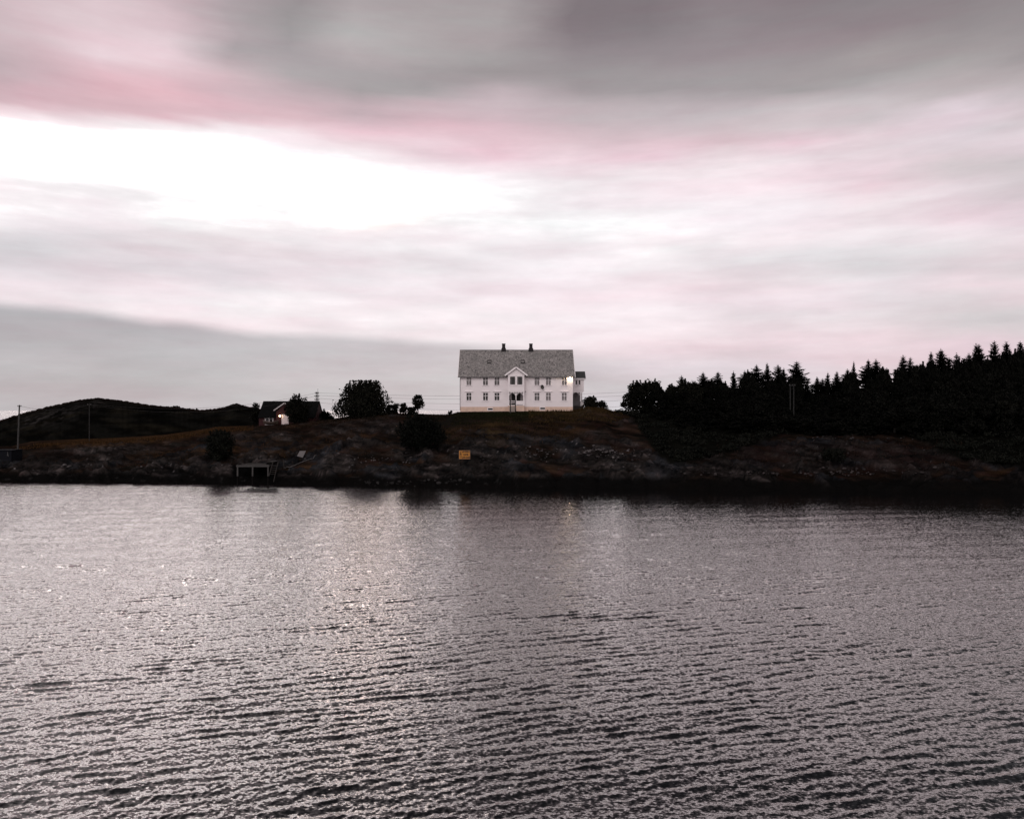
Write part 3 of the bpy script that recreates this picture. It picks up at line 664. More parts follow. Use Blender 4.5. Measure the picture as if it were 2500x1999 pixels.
def window(parent, x, z0, z1, w, y, curtain=None, hood=False, transom=.62, cols=2, bar=.09, casing=.11, label=None):
    a, b = x - w / 2, x + w / 2
    m = MB()
    m.box(a - casing, a, y - .035, y + .01, z0 - .02, z1 + .10); m.box(b, b + casing, y - .035, y + .01, z0 - .02, z1 + .10)
    m.box(a, b, y - .033, y + .01, z1, z1 + .10)
    s = .05
    m.box(a, a + s, y + .05, y + .11, z0, z1); m.box(b - s, b, y + .05, y + .11, z0, z1)
    m.box(a + s, b - s, y + .052, y + .108, z0, z0 + s); m.box(a + s, b - s, y + .052, y + .108, z1 - s, z1)
    for k in range(1, cols):
        cx = a + (b - a) * k / cols; m.box(cx - bar / 2, cx + bar / 2, y + .035, y + .112, z0 + s, z1 - s)
    if transom:
        zt = z0 + (z1 - z0) * transom; m.box(a + s, b - s, y + .04, y + .106, zt - .04, zt + .04)
    o = m.build('window', M['trim'], parent)
    if label: o['label'] = label
    MB().quad((a, y + .08, z0), (b, y + .08, z0), (b, y + .08, z1), (a, y + .08, z1)).build('pane', M['glass'], o)
    MB().box(a - .16, b + .16, y - .13, y + .02, z0 - .09, z0 - .02).build('sill', M['trim'], o)
    if hood:
        hm = MB().box(x - .85, x + .85, y - .20, y + .005, z1 + .22, z1 + .33)
        hm.box(a - .10, b + .10, y - .05, y + .004, z1 + .10, z1 + .22)
        hm.build('hood', M['trim'], o)
    if curtain:
        c = MB()
        if curtain == 'parted':
            for p, q in ((a - .05, a + w * .30), (b - w * .22, b + .05)):
                c.quad((p, y + .24, z0 - .05), (q, y + .24, z0 - .05), (q, y + .24, z1 + .05), (p, y + .24, z1 + .05))
            mat = M['curtain_and_shade_grey']
        else:
            c.quad((a - .05, y + .24, z0 - .05), (b + .05, y + .24, z0 - .05), (b + .05, y + .24, z1 + .05), (a - .05, y + .24, z1 + .05))
            mat = M['curtain' if curtain == 'pale' else 'curtain_and_shade_grey']
        c.build('curtain', mat, o)
    return o
def bracket_pair(xl, xr, y, zt, r=.75, th=.08):
    """two curved braces under a beam between two posts"""
    L = []
    for x0, sgn in ((xl, 1), (xr, -1)):
        m = MB(); L.append(m)
        pts = [(x0 + sgn * r * (1 - math.cos(t)), y, zt - r * (1 - math.sin(t)) ) for t in np.linspace(0, math.pi / 2, 7)]
        for p, q in zip(pts[:-1], pts[1:]): m.bar(p, q, .10, th, up=(0, 0, 1))
        m.bar((x0 + sgn * .02, y, zt - r * .95), (x0 + sgn * r * .95, y, zt - .02), .06, .06)
    return L
def white_house():
    x0, z0 = PX(1123.9, 160), PZ(1003.2, 160)
    H = empty('white_house', (x0, 160, z0), 0, 'large white wooden house with grey slate roof and two black chimneys on the hilltop', 'house')
    W, D = 23.4, 11.0; ZP, ZE = .82, 7.35
    wx = [(318, 'pale', 0), (516, 'grey', 0), (653, 'grey', 0), (1132, 'pale', 0), (1268, 'pale', 0), (1458, 'pale', 0)]
    lo = [None, None, None, 'grey', 'pale', 'pale']
    X = lambda c: (c - 215) / 57.4
    holes = []
    for c, _, _ in wx:
        x = X(c); holes += [(x - .53, x + .53, 5.28, 6.97), (x - .53, x + .53, 2.12, 3.74)]
    door = [(10.85, 11.50, 1.30, 3.55), (11.85, 12.65, 2.05, 3.55)]
    m = MB(); holes_wall(m, 0, W, ZP, ZE, 0, holes)
    ridge = 12.92
    m.quad((0, 0, ZP), (0, 0, ZE), (0, D / 2, ridge - .25), (0, D, ZE), (0, D, ZP)); m.quad((W, 0, ZP), (W, D, ZP), (W, D, ZE), (W, D / 2, ridge - .25), (W, 0, ZE))
    m.quad((0, D, ZP), (0, D, ZE), (W, D, ZE), (W, D, ZP))
    wall = m.build('wall', M['clad'], H)
    for x in (-.02, W - .14): MB().box(x, x + .16, -.03, .02, ZP + .002, ZE - .24).build('corner_board', M['trim'], wall)
    MB().box(-.02, W + .02, -.05, -.012, ZE - .22, ZE + .12).build('frieze_board', M['trim'], wall)
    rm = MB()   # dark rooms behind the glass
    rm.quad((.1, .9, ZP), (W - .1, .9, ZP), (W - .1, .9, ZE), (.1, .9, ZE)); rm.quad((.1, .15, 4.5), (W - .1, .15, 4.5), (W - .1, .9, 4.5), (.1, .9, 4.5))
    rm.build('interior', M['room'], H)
    pl = MB().box(-.03, W + .03, -.04, D + .03, -1.6, ZP)
    P = pl.build('plinth', M['plinth'], H)
    for c, z in ((575, .36), (1200, .50)):
        x = X(c)
        f = MB(); f.box(x - .66, x + .52, -.075, -.042, z - .34, z + .30)
        v = f.build('basement_window', M['trim'], H)
        MB().box(x - .50, x + .46, -.10, -.077, z - .17, z + .16).build('opening', M['dark'], v)
    for i, (c, cur, _) in enumerate(wx):
        window(H, X(c), 5.28, 6.97, 1.06, 0, cur)
        window(H, X(c), 2.12, 3.74, 1.06, 0, lo[i], hood=True)
    # roof
    sl = (ridge - ZE) / (D / 2); ov = .45; xo = .45
    def slab(mb, y_e, y_r, sgn):
        ze = ZE - ov * sl + .05; th = .16
        a = [(-xo, y_e, ze), (W + xo, y_e, ze), (W + xo, y_r, ridge), (-xo, y_r, ridge)]
        b = [(p[0], p[1], p[2] + th) for p in a]
        n = len(mb.v); mb.v += a + b
        q = [(0, 3, 2, 1), (4, 5, 6, 7), (0, 1, 5, 4), (1, 2, 6, 5), (2, 3, 7, 6), (3, 0, 4, 7)]
        mb.f += [tuple(n + i for i in (f if sgn > 0 else f[::-1])) for f in q]
    r = MB(); slab(r, -ov, D / 2 - .001, 1); slab(r, D + ov, D / 2 + .001, -1)
    R = r.build('roof', M['roof'], H)
    MB().tube([(-xo, D / 2, ridge + .14), (W + xo, D / 2, ridge + .14)], .07, n=8).build('ridge_cap', M['gutter'], R)
    for x in (-xo - .105, W + xo + .005):
        for ye in (-ov, D + ov):
            ze = ZE - ov * sl + .05
            bb = MB(); n = 0
            pr = [(ye, ze - .12), (ye, ze + .20), (D / 2, ridge + .20), (D / 2, ridge - .12)]
            bb.v += [(x, p, q) for p, q in pr] + [(x + .10, p, q) for p, q in pr]
            bb.f += [tuple(n + i for i in f) for f in ((0, 1, 2, 3), (7, 6, 5, 4), (0, 4, 5, 1), (1, 5, 6, 2), (2, 6, 7, 3), (3, 7, 4, 0))]
            bb.build('bargeboard', M['trim'], R)
    for cx in (729, 1055):
        x = X(cx) * 1.0 + (X(cx) - 11.7) * .033 + .1
        c = MB(); c.box(x - .5, x + .5, D / 2 - .45, D / 2 + .45, ridge - .5, ridge + .48)
        c.box(x - .40, x + .40, D / 2 - .38, D / 2 + .38, ridge + .48, ridge + .60); c.box(x - .35, x + .35, D / 2 - .33, D / 2 + .33, ridge + .60, ridge + 1.42); c.box(x - .40, x + .40, D / 2 - .38, D / 2 + .38, ridge + 1.42, ridge + 1.52)
        c.build('chimney', M['chimney'], R)
    nrm = Vector((0, -sl, 1)).normalized(); along = Vector((0, 1, sl)).normalized()
    for cx in (562, 963):
        x = X(cx) + (X(cx) - 11.7) * .018
        zc = ZE + .05 - ov * sl + .54 * (ridge - ZE + ov * sl) + .16
        yc = -ov + .54 * (D / 2 + ov)
        c0 = Vector((x, yc, zc))
        f = MB()
        for dx, dl, w_, l_ in ((-.38, 0, .09, .95), (.38, 0, .09, .95), (0, .45, .85, .10), (0, -.43, .85, .14)):
            p = c0 + Vector((dx, 0, 0)) + along * dl + nrm * .06
            f.bar(p - along * (l_ / 2), p + along * (l_ / 2), w_, .14, up=tuple(nrm))
        S = f.build('skylight', M['chimney'], R)
    # gutter, downpipe
    MB().tube([(-xo, -ov - .06, ZE - ov * sl + .08), (9.3, -ov - .06, ZE - ov * sl + .08)], .07).tube([(13.95, -ov - .06, ZE - ov * sl + .08), (W + xo, -ov - .06, ZE - ov * sl + .08)], .07).build('gutter', M['gutter'], R)
    MB().tube([(.0, -ov, ZE - .45), (-.06, -.10, ZE - .8), (-.06, -.10, .1)], .045).build('downpipe', M['gutter'], H)
    # gabled bay over the porch
    bx0, bx1, by = 9.92, 13.30, -1.25
    bh = [(10.32, 11.48, 5.36, 7.08), (11.80, 12.96, 5.36, 7.08)]
    b = MB(); holes_wall(b, bx0, bx1, 4.02, 7.32, by, bh)
    b.quad((bx0, by, 4.02), (bx0, by, 7.32), (bx0, -.002, 7.32), (bx0, -.002, 4.02)); b.quad((bx1, by, 4.02), (bx1, -.002, 4.02), (bx1, -.002, 7.32), (bx1, by, 7.32))
    b.quad((bx0, by, 4.02), (bx0, -.002, 4.02), (bx1, -.002, 4.02), (bx1, by, 4.02))
    cxm = (bx0 + bx1) / 2
    b.quad((bx0 - .2, by + .02, 7.34), (bx1 + .2, by + .02, 7.34), (cxm, by + .02, 8.72))
    B = b.build('bay', M['clad'], H)
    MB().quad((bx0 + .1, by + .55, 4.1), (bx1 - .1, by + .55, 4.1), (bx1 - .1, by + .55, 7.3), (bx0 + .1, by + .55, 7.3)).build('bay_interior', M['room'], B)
    MB().box(bx0 - .04, bx1 + .04, by - .05, by + .0, 7.20, 7.40).build('bay_beam', M['trim'], B)
    for a, c_, z_, zz in bh:
        window(H, (a + c_) / 2, z_, zz, c_ - a, by, 'parted', transom=0, cols=1, casing=.14)
    g = MB(); pk = 8.93; hw = 2.28; ze = 7.30; yb = 1.6
    for s_ in (-1, 1):
        a = (cxm + s_ * hw, by - .30, ze); c_ = (cxm, by - .30, pk); d = (cxm, yb, pk); e = (cxm + s_ * hw, .15, ze)
        q = (a, c_, d, e) if s_ > 0 else (e, d, c_, a)
        g.quad(*[(p[0], p[1], p[2] + .08) for p in q]); g.quad(*[(p[0], p[1], p[2] - .04) for p in q[::-1]])
    g.build('gable_roof', M['roof'], H)
    gb = MB()
    for s_ in (-1, 1): gb.bar((cxm + s_ * (hw + .05), by - .34, ze - .02), (cxm + s_ * .03, by - .34, pk + .02), .07, .30, up=(0, 0, 1))
    gb.build('gable_board', M['trim'], H)
    # porch under the bay
    px = [10.06, cxm - .02, 13.16]
    for x in px: MB().box(x - .085, x + .085, by + .03, by + .20, 1.12, 3.86).build('porch_post', M['trim'], H)
    MB().box(bx0, bx1, by + .02, by + .22, 3.86, 4.0).build('porch_beam', M['trim'], H)
    for i in range(2):
        for q in bracket_pair(px[i] + .09, px[i + 1] - .09, by + .12, 3.86, .66): q.build('bracket', M['trim'], H)
    bal = MB(); bal.box(px[0] + .09, px[1] - .09, by + .06, by + .14, 1.95, 2.06); bal.box(px[1] + .09, px[2] - .09, by + .06, by + .14, 1.30, 2.06)
    bal.box(px[0] + .09, px[1] - .09, by + .08, by + .12, 1.62, 1.72)
    bal.build('balustrade', M['clad'], H)
    MB().box(bx0 - .08, bx1 + .08, by - .05, -.045, 1.06, 1.18).build('porch_floor', M['trim'], H)
    MB().box(bx0 + .02, bx1 - .02, by + .02, -.045, -1.4, 1.06).build('porch_base', M['plinth'], H)
    st = MB()
    for k in range(5): st.box(10.25, 11.40, by - .30 - .27 * k, by - .052 - .27 * k + (0 if k == 0 else .021), -.9, .95 - .19 * k)
    st.build('steps', M['step'], H)
    MB().box(bx0 + .15, bx1 - .15, -.03, -.008, 1.2, 4.0).build('porch_shade_panel', M['curtain_and_shade_grey'], H)  # grey panel over the white wall, standing in for the recess's shade
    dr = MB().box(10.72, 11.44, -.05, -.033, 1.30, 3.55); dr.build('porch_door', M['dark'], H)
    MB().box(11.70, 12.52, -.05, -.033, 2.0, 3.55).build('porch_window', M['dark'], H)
    # satellite dish
    dx, dz = X(1190), (895 - 613) / 57.4
    ds = MB(); n0 = 20
    ax = Vector((.62, -.78, .12)).normalized(); u = ax.cross(Vector((0, 0, 1))).normalized(); v = ax.cross(u)
    rings = []
    for k in range(5):
        rr = .47 * k / 4; off = .12 * (k / 4) ** 2
        rings.append([tuple(Vector((dx, -.42, dz)) + ax * off + u * (rr * math.cos(t)) + v * (rr * 1.02 * math.sin(t))) for t in np.linspace(0, 2 * math.pi, n0, endpoint=False)])
    for k in range(4):
        for j in range(n0):
            j2 = (j + 1) % n0; ds.quad(rings[k][j], rings[k][j2], rings[k + 1][j2], rings[k + 1][j])
    DS = ds.build('satellite_dish', M['dish'], H, True)
    am = MB().tube([(dx + .05, .02, dz - .15), (dx + .03, -.40, dz)], .035).tube([tuple(Vector((dx, -.42, dz - .4))), tuple(Vector((dx, -.42, dz)) + ax * .55)], .02)
    am.build('mounting_arm', M['gutter'], DS)
    MB().tube([(X(995), -.02, 4.0), (X(995), -.16, 4.0)], .09).build('wall_vent', M['gutter'], H)
    # floodlight under the right corner of the eaves
    lx, lz = 22.86, 7.02
    fl = MB().box(lx - .16, lx + .16, -.20, -.015, lz + .10, lz + .24).tube([(lx, -.015, lz + .18), (lx, -.1, lz + .18)], .05)
    FL = fl.build('floodlight', M['gutter'], H)
    bm = MB()
    nb = 14
    rows = [[(lx + .12 * math.sin(p) * math.cos(t), -.24 + .12 * math.sin(p) * math.sin(t), lz - .04 + .12 * math.cos(p)) for t in np.linspace(0, 2 * math.pi, nb, endpoint=False)] for p in np.linspace(.05, math.pi - .05, 8)]
    for i in range(7):
        for j in range(nb): bm.quad(rows[i][j], rows[i + 1][j], rows[i + 1][(j + 1) % nb], rows[i][(j + 1) % nb])
    bm.build('bulb', LAMP, FL, True)
    L = bpy.data.lights.new('house_lamp', 'POINT'); L.energy = 62; L.color = (1, .83, .60); L.shadow_soft_size = .16
    lo_ = bpy.data.objects.new('house_lamp', L); COL.objects.link(lo_); lo_.location = (x0 + lx, 160 - .60, z0 + lz - .10)
    # side annex at the right end
    ya = 5.0
    def lx_(sx, dy=0): return (sx - 1250) / F * (160 + ya + dy) - x0
    def lz_(sy, dy=0): return HC - (sy - 1000) / F * (160 + ya + dy) - z0
    xr = lx_(1425.5); zb, zt = lz_(956), lz_(925)
    hs = [(lx_(1404.6), lx_(1410.2), lz_(940), lz_(928.4)), (lx_(1412.2), lx_(1417.4), lz_(940), lz_(928.4))]
    a = MB(); holes_wall(a, W + .002, xr, zb, zt, ya, hs, .1)
    a.quad((xr, ya, zb), (xr, ya + 3.6, zb), (xr, ya + 3.6, zt), (xr, ya, zt)); a.quad((W, ya, zb), (W, ya + 3.6, zb), (xr, ya + 3.6, zb), (xr, ya, zb)); a.quad((W, ya + 3.6, zb), (W, ya + 3.6, zt), (xr, ya + 3.6, zt), (xr, ya + 3.6, zb))
    A = a.build('annex_wall', M['clad'], H)
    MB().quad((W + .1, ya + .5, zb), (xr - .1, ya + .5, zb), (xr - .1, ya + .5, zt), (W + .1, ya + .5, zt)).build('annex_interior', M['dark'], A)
    for p, q, r_, s_ in hs: window(H, (p + q) / 2, r_, s_, q - p, ya, None, transom=0, cols=1, casing=.06, bar=.05)
    ro = MB(); zr = lz_(908.5, 1.8); xe = lx_(1430)
    for y_, y2 in ((ya - .3, ya + 1.8), (ya + 3.9, ya + 1.8)):
        q = [(W + .01, y_, zt - .02), (xe, y_, zt - .02), (xe, y2, zr), (W + .01, y2, zr)]
        n = len(ro.v); ro.v += q + [(p[0], p[1], p[2] + .12) for p in q]
        ro.f += [tuple(n + i for i in f) for f in ((0, 3, 2, 1), (4, 5, 6, 7), (0, 1, 5, 4), (1, 2, 6, 5), (3, 0, 4, 7))]
    ro.build('annex_roof', M['annexroof'], H)
    MB().box(W + .01, xe + .02, ya - .34, ya - .305, zt - .10, zt + .08).box(xe + .002, xe + .04, ya - .3, ya + 3.8, zt - .12, zt + .05).build('annex_fascia', M['trim'], H)
    xp = lx_(1418.5); zf = lz_(991)
    MB().box(W + .003, xr - .15, ya + .02, ya + .18, zb - .22, zb - .002).build('annex_beam', M['trim'], H)
    for x, dy in ((xp, .1), (xp + .42, 2.9)): MB().box(x - .09, x + .09, ya + dy - .08, ya + dy + .08, zf, zb - .22).build('annex_post', M['trim'], H)
    for q in bracket_pair(W + .05, xp - .09, ya + .1, zb - .22, .78): q.build('annex_bracket', M['trim'], H)
    MB().quad((W + .01, ya + 3.2, zf), (xp + .1, ya + 3.2, zf), (xp + .1, ya + 3.2, zb), (W + .01, ya + 3.2, zb)).build('annex_screen', M['curtain_and_shade_grey'], H)
    MB().box(W + .02, xp - .09, ya + .04, ya + .10, zf + .08, zf + .95).build('annex_balustrade', M['gutter'], H)
    MB().box(xp + .12, xp + .70, ya + .05, ya + .11, zf + .05, zf + .85).build('annex_rail', M['trim'], H)
    MB().box(W + .04, xr - .05, ya - .02, ya + 3.4, -1.5, zf).build('annex_base', M['stone'], H)
    return H
white_house()

# ------------------------------------------------------------------ red cottage
def red_cottage():
    Y0 = 168.0; k = Y0 / F
    x0, z0 = PX(632, Y0), PZ(1036, Y0)
    C = empty('red_cottage', (x0, Y0, z0), 0, 'small dark red cottage with black roof and a lit lamp beside its white door', 'cottage')
    W, D = 12.3, 7.0; ZE, ZR = 1.78, 4.95
    m = MB(); wl = (1.48, 3.02, .38, 1.60); wr = (8.70, 10.28, .60, 1.52)
    holes_wall(m, 0, W, -1.2, ZE, 0, [wl, wr], .1)
    m.quad((0, 0, -1.2), (0, 0, ZE), (0, D / 2, ZR), (0, D, ZE), (0, D, -1.2)); m.quad((W, 0, -1.2), (W, D, -1.2), (W, D, ZE), (W, D / 2, ZR), (W, 0, ZE)); m.quad((0, D, -1.2), (0, D, ZE), (W, D, ZE), (W, D, -1.2))
    m.build('wall', M['redwall'], C)
    MB().quad((.1, .6, -1), (W - .1, .6, -1), (W - .1, .6, ZE), (.1, .6, ZE)).build('interior', M['dark'], C)
    r = MB(); sl = (ZR - ZE) / (D / 2)
    for ye in (-.4, D + .4):
        q = [(-.15, ye, ZE - .4 * sl), (W + .12, ye, ZE - .4 * sl), (W + .12, D / 2, ZR), (-.15, D / 2, ZR)]
        n = len(r.v); r.v += q + [(p[0], p[1], p[2] + .14) for p in q]; r.f += [tuple(n + i for i in f) for f in ((0, 3, 2, 1), (4, 5, 6, 7), (0, 1, 5, 4), (1, 2, 6, 5), (2, 3, 7, 6), (3, 0, 4, 7))]
    r.build('roof', M['cotroof'], C)
    wt = simple('white_frame', (.46, .41, .41), (.36, .33, .33), 3, .7)
    for (a, b, c, d), low in ((wl, .55), (wr, 0)):
        f = MB(); t = .16 if low else .12
        f.box(a - t, a + .02, -.05, .06, c - low, d + .05); f.box(b - .02, b + t, -.05, .06, c - low, d + .05); f.box((a + b) / 2 - .08, (a + b) / 2 + .08, -.045, .06, c, d + .04)
        if low: f.box(a + .02, b - .02, -.04, .05, c - .42, c + .02); f.box(a + .02, b - .02, -.042, .05, c - low, c - .43)
        f.box(a - t, b + t, .062, .09, d, d + .05)
        o = f.build('window', wt, C)
        MB().quad((a, .07, c), (b, .07, c), (b, .07, d), (a, .07, d)).build('pane', M['glass'], o)
    cx, hw, yp = 6.0, 2.35, -1.1; pk, ze = 4.62, 2.98
    g = MB(); g.box(cx - 1.9, cx + 1.9, yp, -.002, -1.2, 2.7); g.quad((cx - 1.9, yp - .001, 2.7), (cx + 1.9, yp - .001, 2.7), (cx + .35, yp - .001, pk - .35), (cx - .35, yp - .001, pk - .35))
    G = g.build('gable_porch', M['redwall'], C)
    pr = MB()
    for s in (-1, 1):
        q = [(cx + s * hw, yp - .25, ze), (cx, yp - .25, pk), (cx, 3.2, pk), (cx + s * hw, 2.2, ze)]
        pr.quad(*[(p[0], p[1], p[2] + .1) for p in (q if s > 0 else q[::-1])]); pr.quad(*[(p[0], p[1], p[2] + .02) for p in (q[::-1] if s > 0 else q)])
    pr.build('porch_roof', M['cotroof'], C)
    rk = MB()
    for s in (-1, 1): rk.bar((cx + s * hw, yp - .28, ze), (cx + s * .03, yp - .28, pk), .05, .22, up=(0, 0, 1))
    rk.build('rake_board', wt, C)
    d = MB().box(5.36, 6.78, yp - .06, yp - .004, -.1, 2.12)
    DO = d.build('door', simple('white_door', (.72, .60, .60), (.6, .5, .5), 2, .6), C)
    MB().box(5.30, 5.36, yp - .08, yp - .004, -.1, 2.2).box(6.78, 6.84, yp - .08, yp - .004, -.1, 2.2).box(5.36, 6.78, yp - .08, yp - .004, 2.12, 2.2).build('door_frame', wt, DO)
    lm = MB().box(4.94, 5.06, yp - .12, yp - .004, 1.98, 2.10)
    LM = lm.build('wall_lamp', M['gutter'], C)
    s = MB(); nb = 12; R_ = .17
    rows = [[(5.0 + R_ * math.sin(p) * math.cos(t), yp - .24 + R_ * math.sin(p) * math.sin(t), 1.82 + R_ * math.cos(p)) for t in np.linspace(0, 2 * math.pi, nb, endpoint=False)] for p in np.linspace(.05, math.pi - .05, 7)]
    for i in range(6):
        for j in range(nb): s.quad(rows[i][j], rows[i + 1][j], rows[i + 1][(j + 1) % nb], rows[i][(j + 1) % nb])
    s.build('bulb', LAMP2, LM, True)
    L = bpy.data.lights.new('cottage_lamp', 'POINT'); L.energy = 1.6; L.color = (1, .75, .45); L.shadow_soft_size = .15
    lo = bpy.data.objects.new('cottage_lamp', L); COL.objects.link(lo); lo.location = (x0 + 5.0, Y0 + yp - .5, z0 + 1.85)
red_cottage()

# small rowing boat lying in front of the cottage
def rowing_boat():
    x, Y, z = PX(661, 166.2), 166.2, 0
    z = PZ(1037.5, Y)
    B = empty('rowing_boat', (x, Y, z), 0, 'small weathered rowing boat lying below the left window of the red cottage', 'boat')
    n = 13; L = 1.72; rows = []
    for i in range(n):
        t = -1 + 2 * i / (n - 1); w = .55 * (1 - abs(t) ** 2.4); sh = .62 + .42 * t * t; kz = .22 * t * t
        rows.append([(t * L, -w, sh), (t * L * .96, -w * .85, sh * .5 + kz * .5), (t * L * .92, 0, kz), (t * L * .96, w * .85, sh * .5 + kz * .5), (t * L, w, sh)])
    h = MB()
    for i in range(n - 1):
        for j in range(4): h.quad(rows[i][j], rows[i][j + 1], rows[i + 1][j + 1], rows[i + 1][j])
    h.build('hull', simple('boat_boards', (.050, .032, .022), (.035, .024, .018), 3, .8), B, True)
    g = MB(); 
    for j in (0, 4): g.tube([rows[i][j] for i in range(n)], .05, n=6)
    g.build('gunwale', simple('pale_gunwale', (.13, .10, .09), (.09, .07, .065), 3, .8), B)
    MB().box(-.12, .12, -.5, .5, .42, .46).build('thwart', M['wood'], B)
rowing_boat()

# ------------------------------------------------------------------ poles, wires
def pole_label(name, label, group, sx, sy0, sy1, Y, r, mat='pole', arm=None, lean=0):
    x, z1 = PX(sx, Y), PZ(sy0, Y); zb = min(PZ(sy1, Y), ground_z(x, Y)) - .4
    o = empty(name, (x, Y, zb), 0, label, 'pole', group)
    MB().tube([(lean, 0, 0), (0, 0, z1 - zb)], r, r * .75, n=10).build('shaft', M[mat], o)
    for dz, half in (arm or []):
        a = MB().box(-half, half, -.06, .06, z1 - zb - dz - .06, z1 - zb - dz + .06)
        A = a.build('crossarm', M[mat], o)
        for s in (-1, 1): MB().tube([(s * half * .85, 0, z1 - zb - dz + .062), (s * half * .85, 0, z1 - zb - dz + .22)], .05, .03, n=8).build('insulator', M['gutter'], A)
    return o
gp = 'utility poles'
pole_label('utility_pole', 'tall pale utility pole standing at the far left end of the shore', gp, 47.5, 989, 1094, 141, .15, 'palewood', [(.25, .35)], -.35)
pole_label('utility_pole', 'utility pole standing in front of the round hill left of the dark bush', gp, 218, 985, 1081, 155, .09, 'pole', [(.3, .4)])
def twin_pole(sx, sy0, sy1, Y, gap, r, mat, arms, label):
    x, z1 = PX(sx, Y), PZ(sy0, Y); zb = min(PZ(sy1, Y), ground_z(x, Y)) - .3
    o = empty('twin_utility_pole', (x, Y, zb), 0, label, 'pole', 'twin utility poles')
    H = z1 - zb
    for s in (-1, 1): MB().tube([(s * gap / 2, 0, 0), (s * gap / 2, 0, H)], r, r * .8, n=10).build('shaft', M[mat], o)
    for dz, half in arms:
        A = MB().box(-half, half, -r - .10, -r - .003, H - dz - .07, H - dz + .07).build('crossarm', M[mat], o)
        for t in (-.9, 0, .9): MB().tube([(t * half, -r - .05, H - dz + .072), (t * half, -r - .05, H - dz + .24)], .05, .03, n=8).build('insulator', M['gutter'], A)
    if sx < 1000: MB().tube([(gap / 2, 0, H), (gap / 2, 0, H + .75)], .03, n=6).build('rod', M[mat], o)
    return o
twin_pole(774, 957, 1030, 172, .36, .105, 'pole', [(.30, .42), (1.0, .55), (1.75, .55)], 'dark twin utility pole with crossarms close to the right end of the red cottage')
twin_pole(1933.5, 938, 994, 151, .70, .11, 'forestpole', [(.3, .6)], 'pale grey twin utility pole standing among the spruces of the forest')
def wire(p, q, sag, label, group, r=.020):
    pts = []
    for i in range(41):
        t = i / 40; a = Vector(p).lerp(Vector(q), t); a.z -= sag * 4 * t * (1 - t); pts.append(tuple(a))
    o = MB().tube(pts, r, n=5).build('power_line', M['wire'])
    tag(o, label, 'power line', group)
gw = 'power lines strung between the poles'
for (a, b, s, off), lb in zip(((959.5, 929, 1.85, -.5), (965.5, 936, 2.05, .5), (973, 941, 2.55, -.5), (983, 947, 3.3, .5)),
        ('topmost thin wire crossing the sky behind the white house', 'second thin wire from the top crossing the sky behind the white house', 'third thin wire from the top crossing behind the white house', 'lowest thin wire crossing the sky behind the white house')):
    wire(pt(774, a, 172 + off), pt(1933, b, 176 + off), s, lb, gw)
wire(pt(774, 959.5, 172), pt(218, 987, 155), 2.0, 'upper thin wire above the roof of the red cottage leading to the left', gw)
wire(pt(774, 966, 172), pt(218, 989, 155.3), 2.5, 'lower thin wire above the roof of the red cottage leading to the left', gw)
wire(pt(47.5, 991, 141), pt(218, 987, 155), 1.0, 'short thin wire from the leftmost pole towards the hill', gw)

def post(label, sx, sy0, sy1, r, mat='wood', Y=None, cat='post', group=None, name='post'):
    x, Yh, z = hit(sx, sy1) if Y is None else (PX(sx, Y), Y, ground_z(PX(sx, Y), Y))
    zt = PZ(sy0, Yh)
    m = MB().tube([(0, 0, -.6), (0, 0, (zt - z) * .5), (.01, 0, zt - z)], r, r * .9, n=8)
    o = m.build(name, M[mat]); o.location = (x, Yh, z); tag(o, label, cat, group); return o
post('left one of two dark posts standing before the porch of the white house', 1246, 975, 1015, .10, 'pole', 154.5, group='posts before the porch')
post('right one of two dark posts standing before the porch of the white house', 1258.3, 976, 1004, .11, 'pole', 156.8, group='posts before the porch')
post('thin pale stake standing on the slope under the dark round bush', 988, 1083, 1098, .06, 'wood')
post('faint thin post at the foot of the spruce forest on the right', 2217.6, 1033, 1056, .07, 'wood')

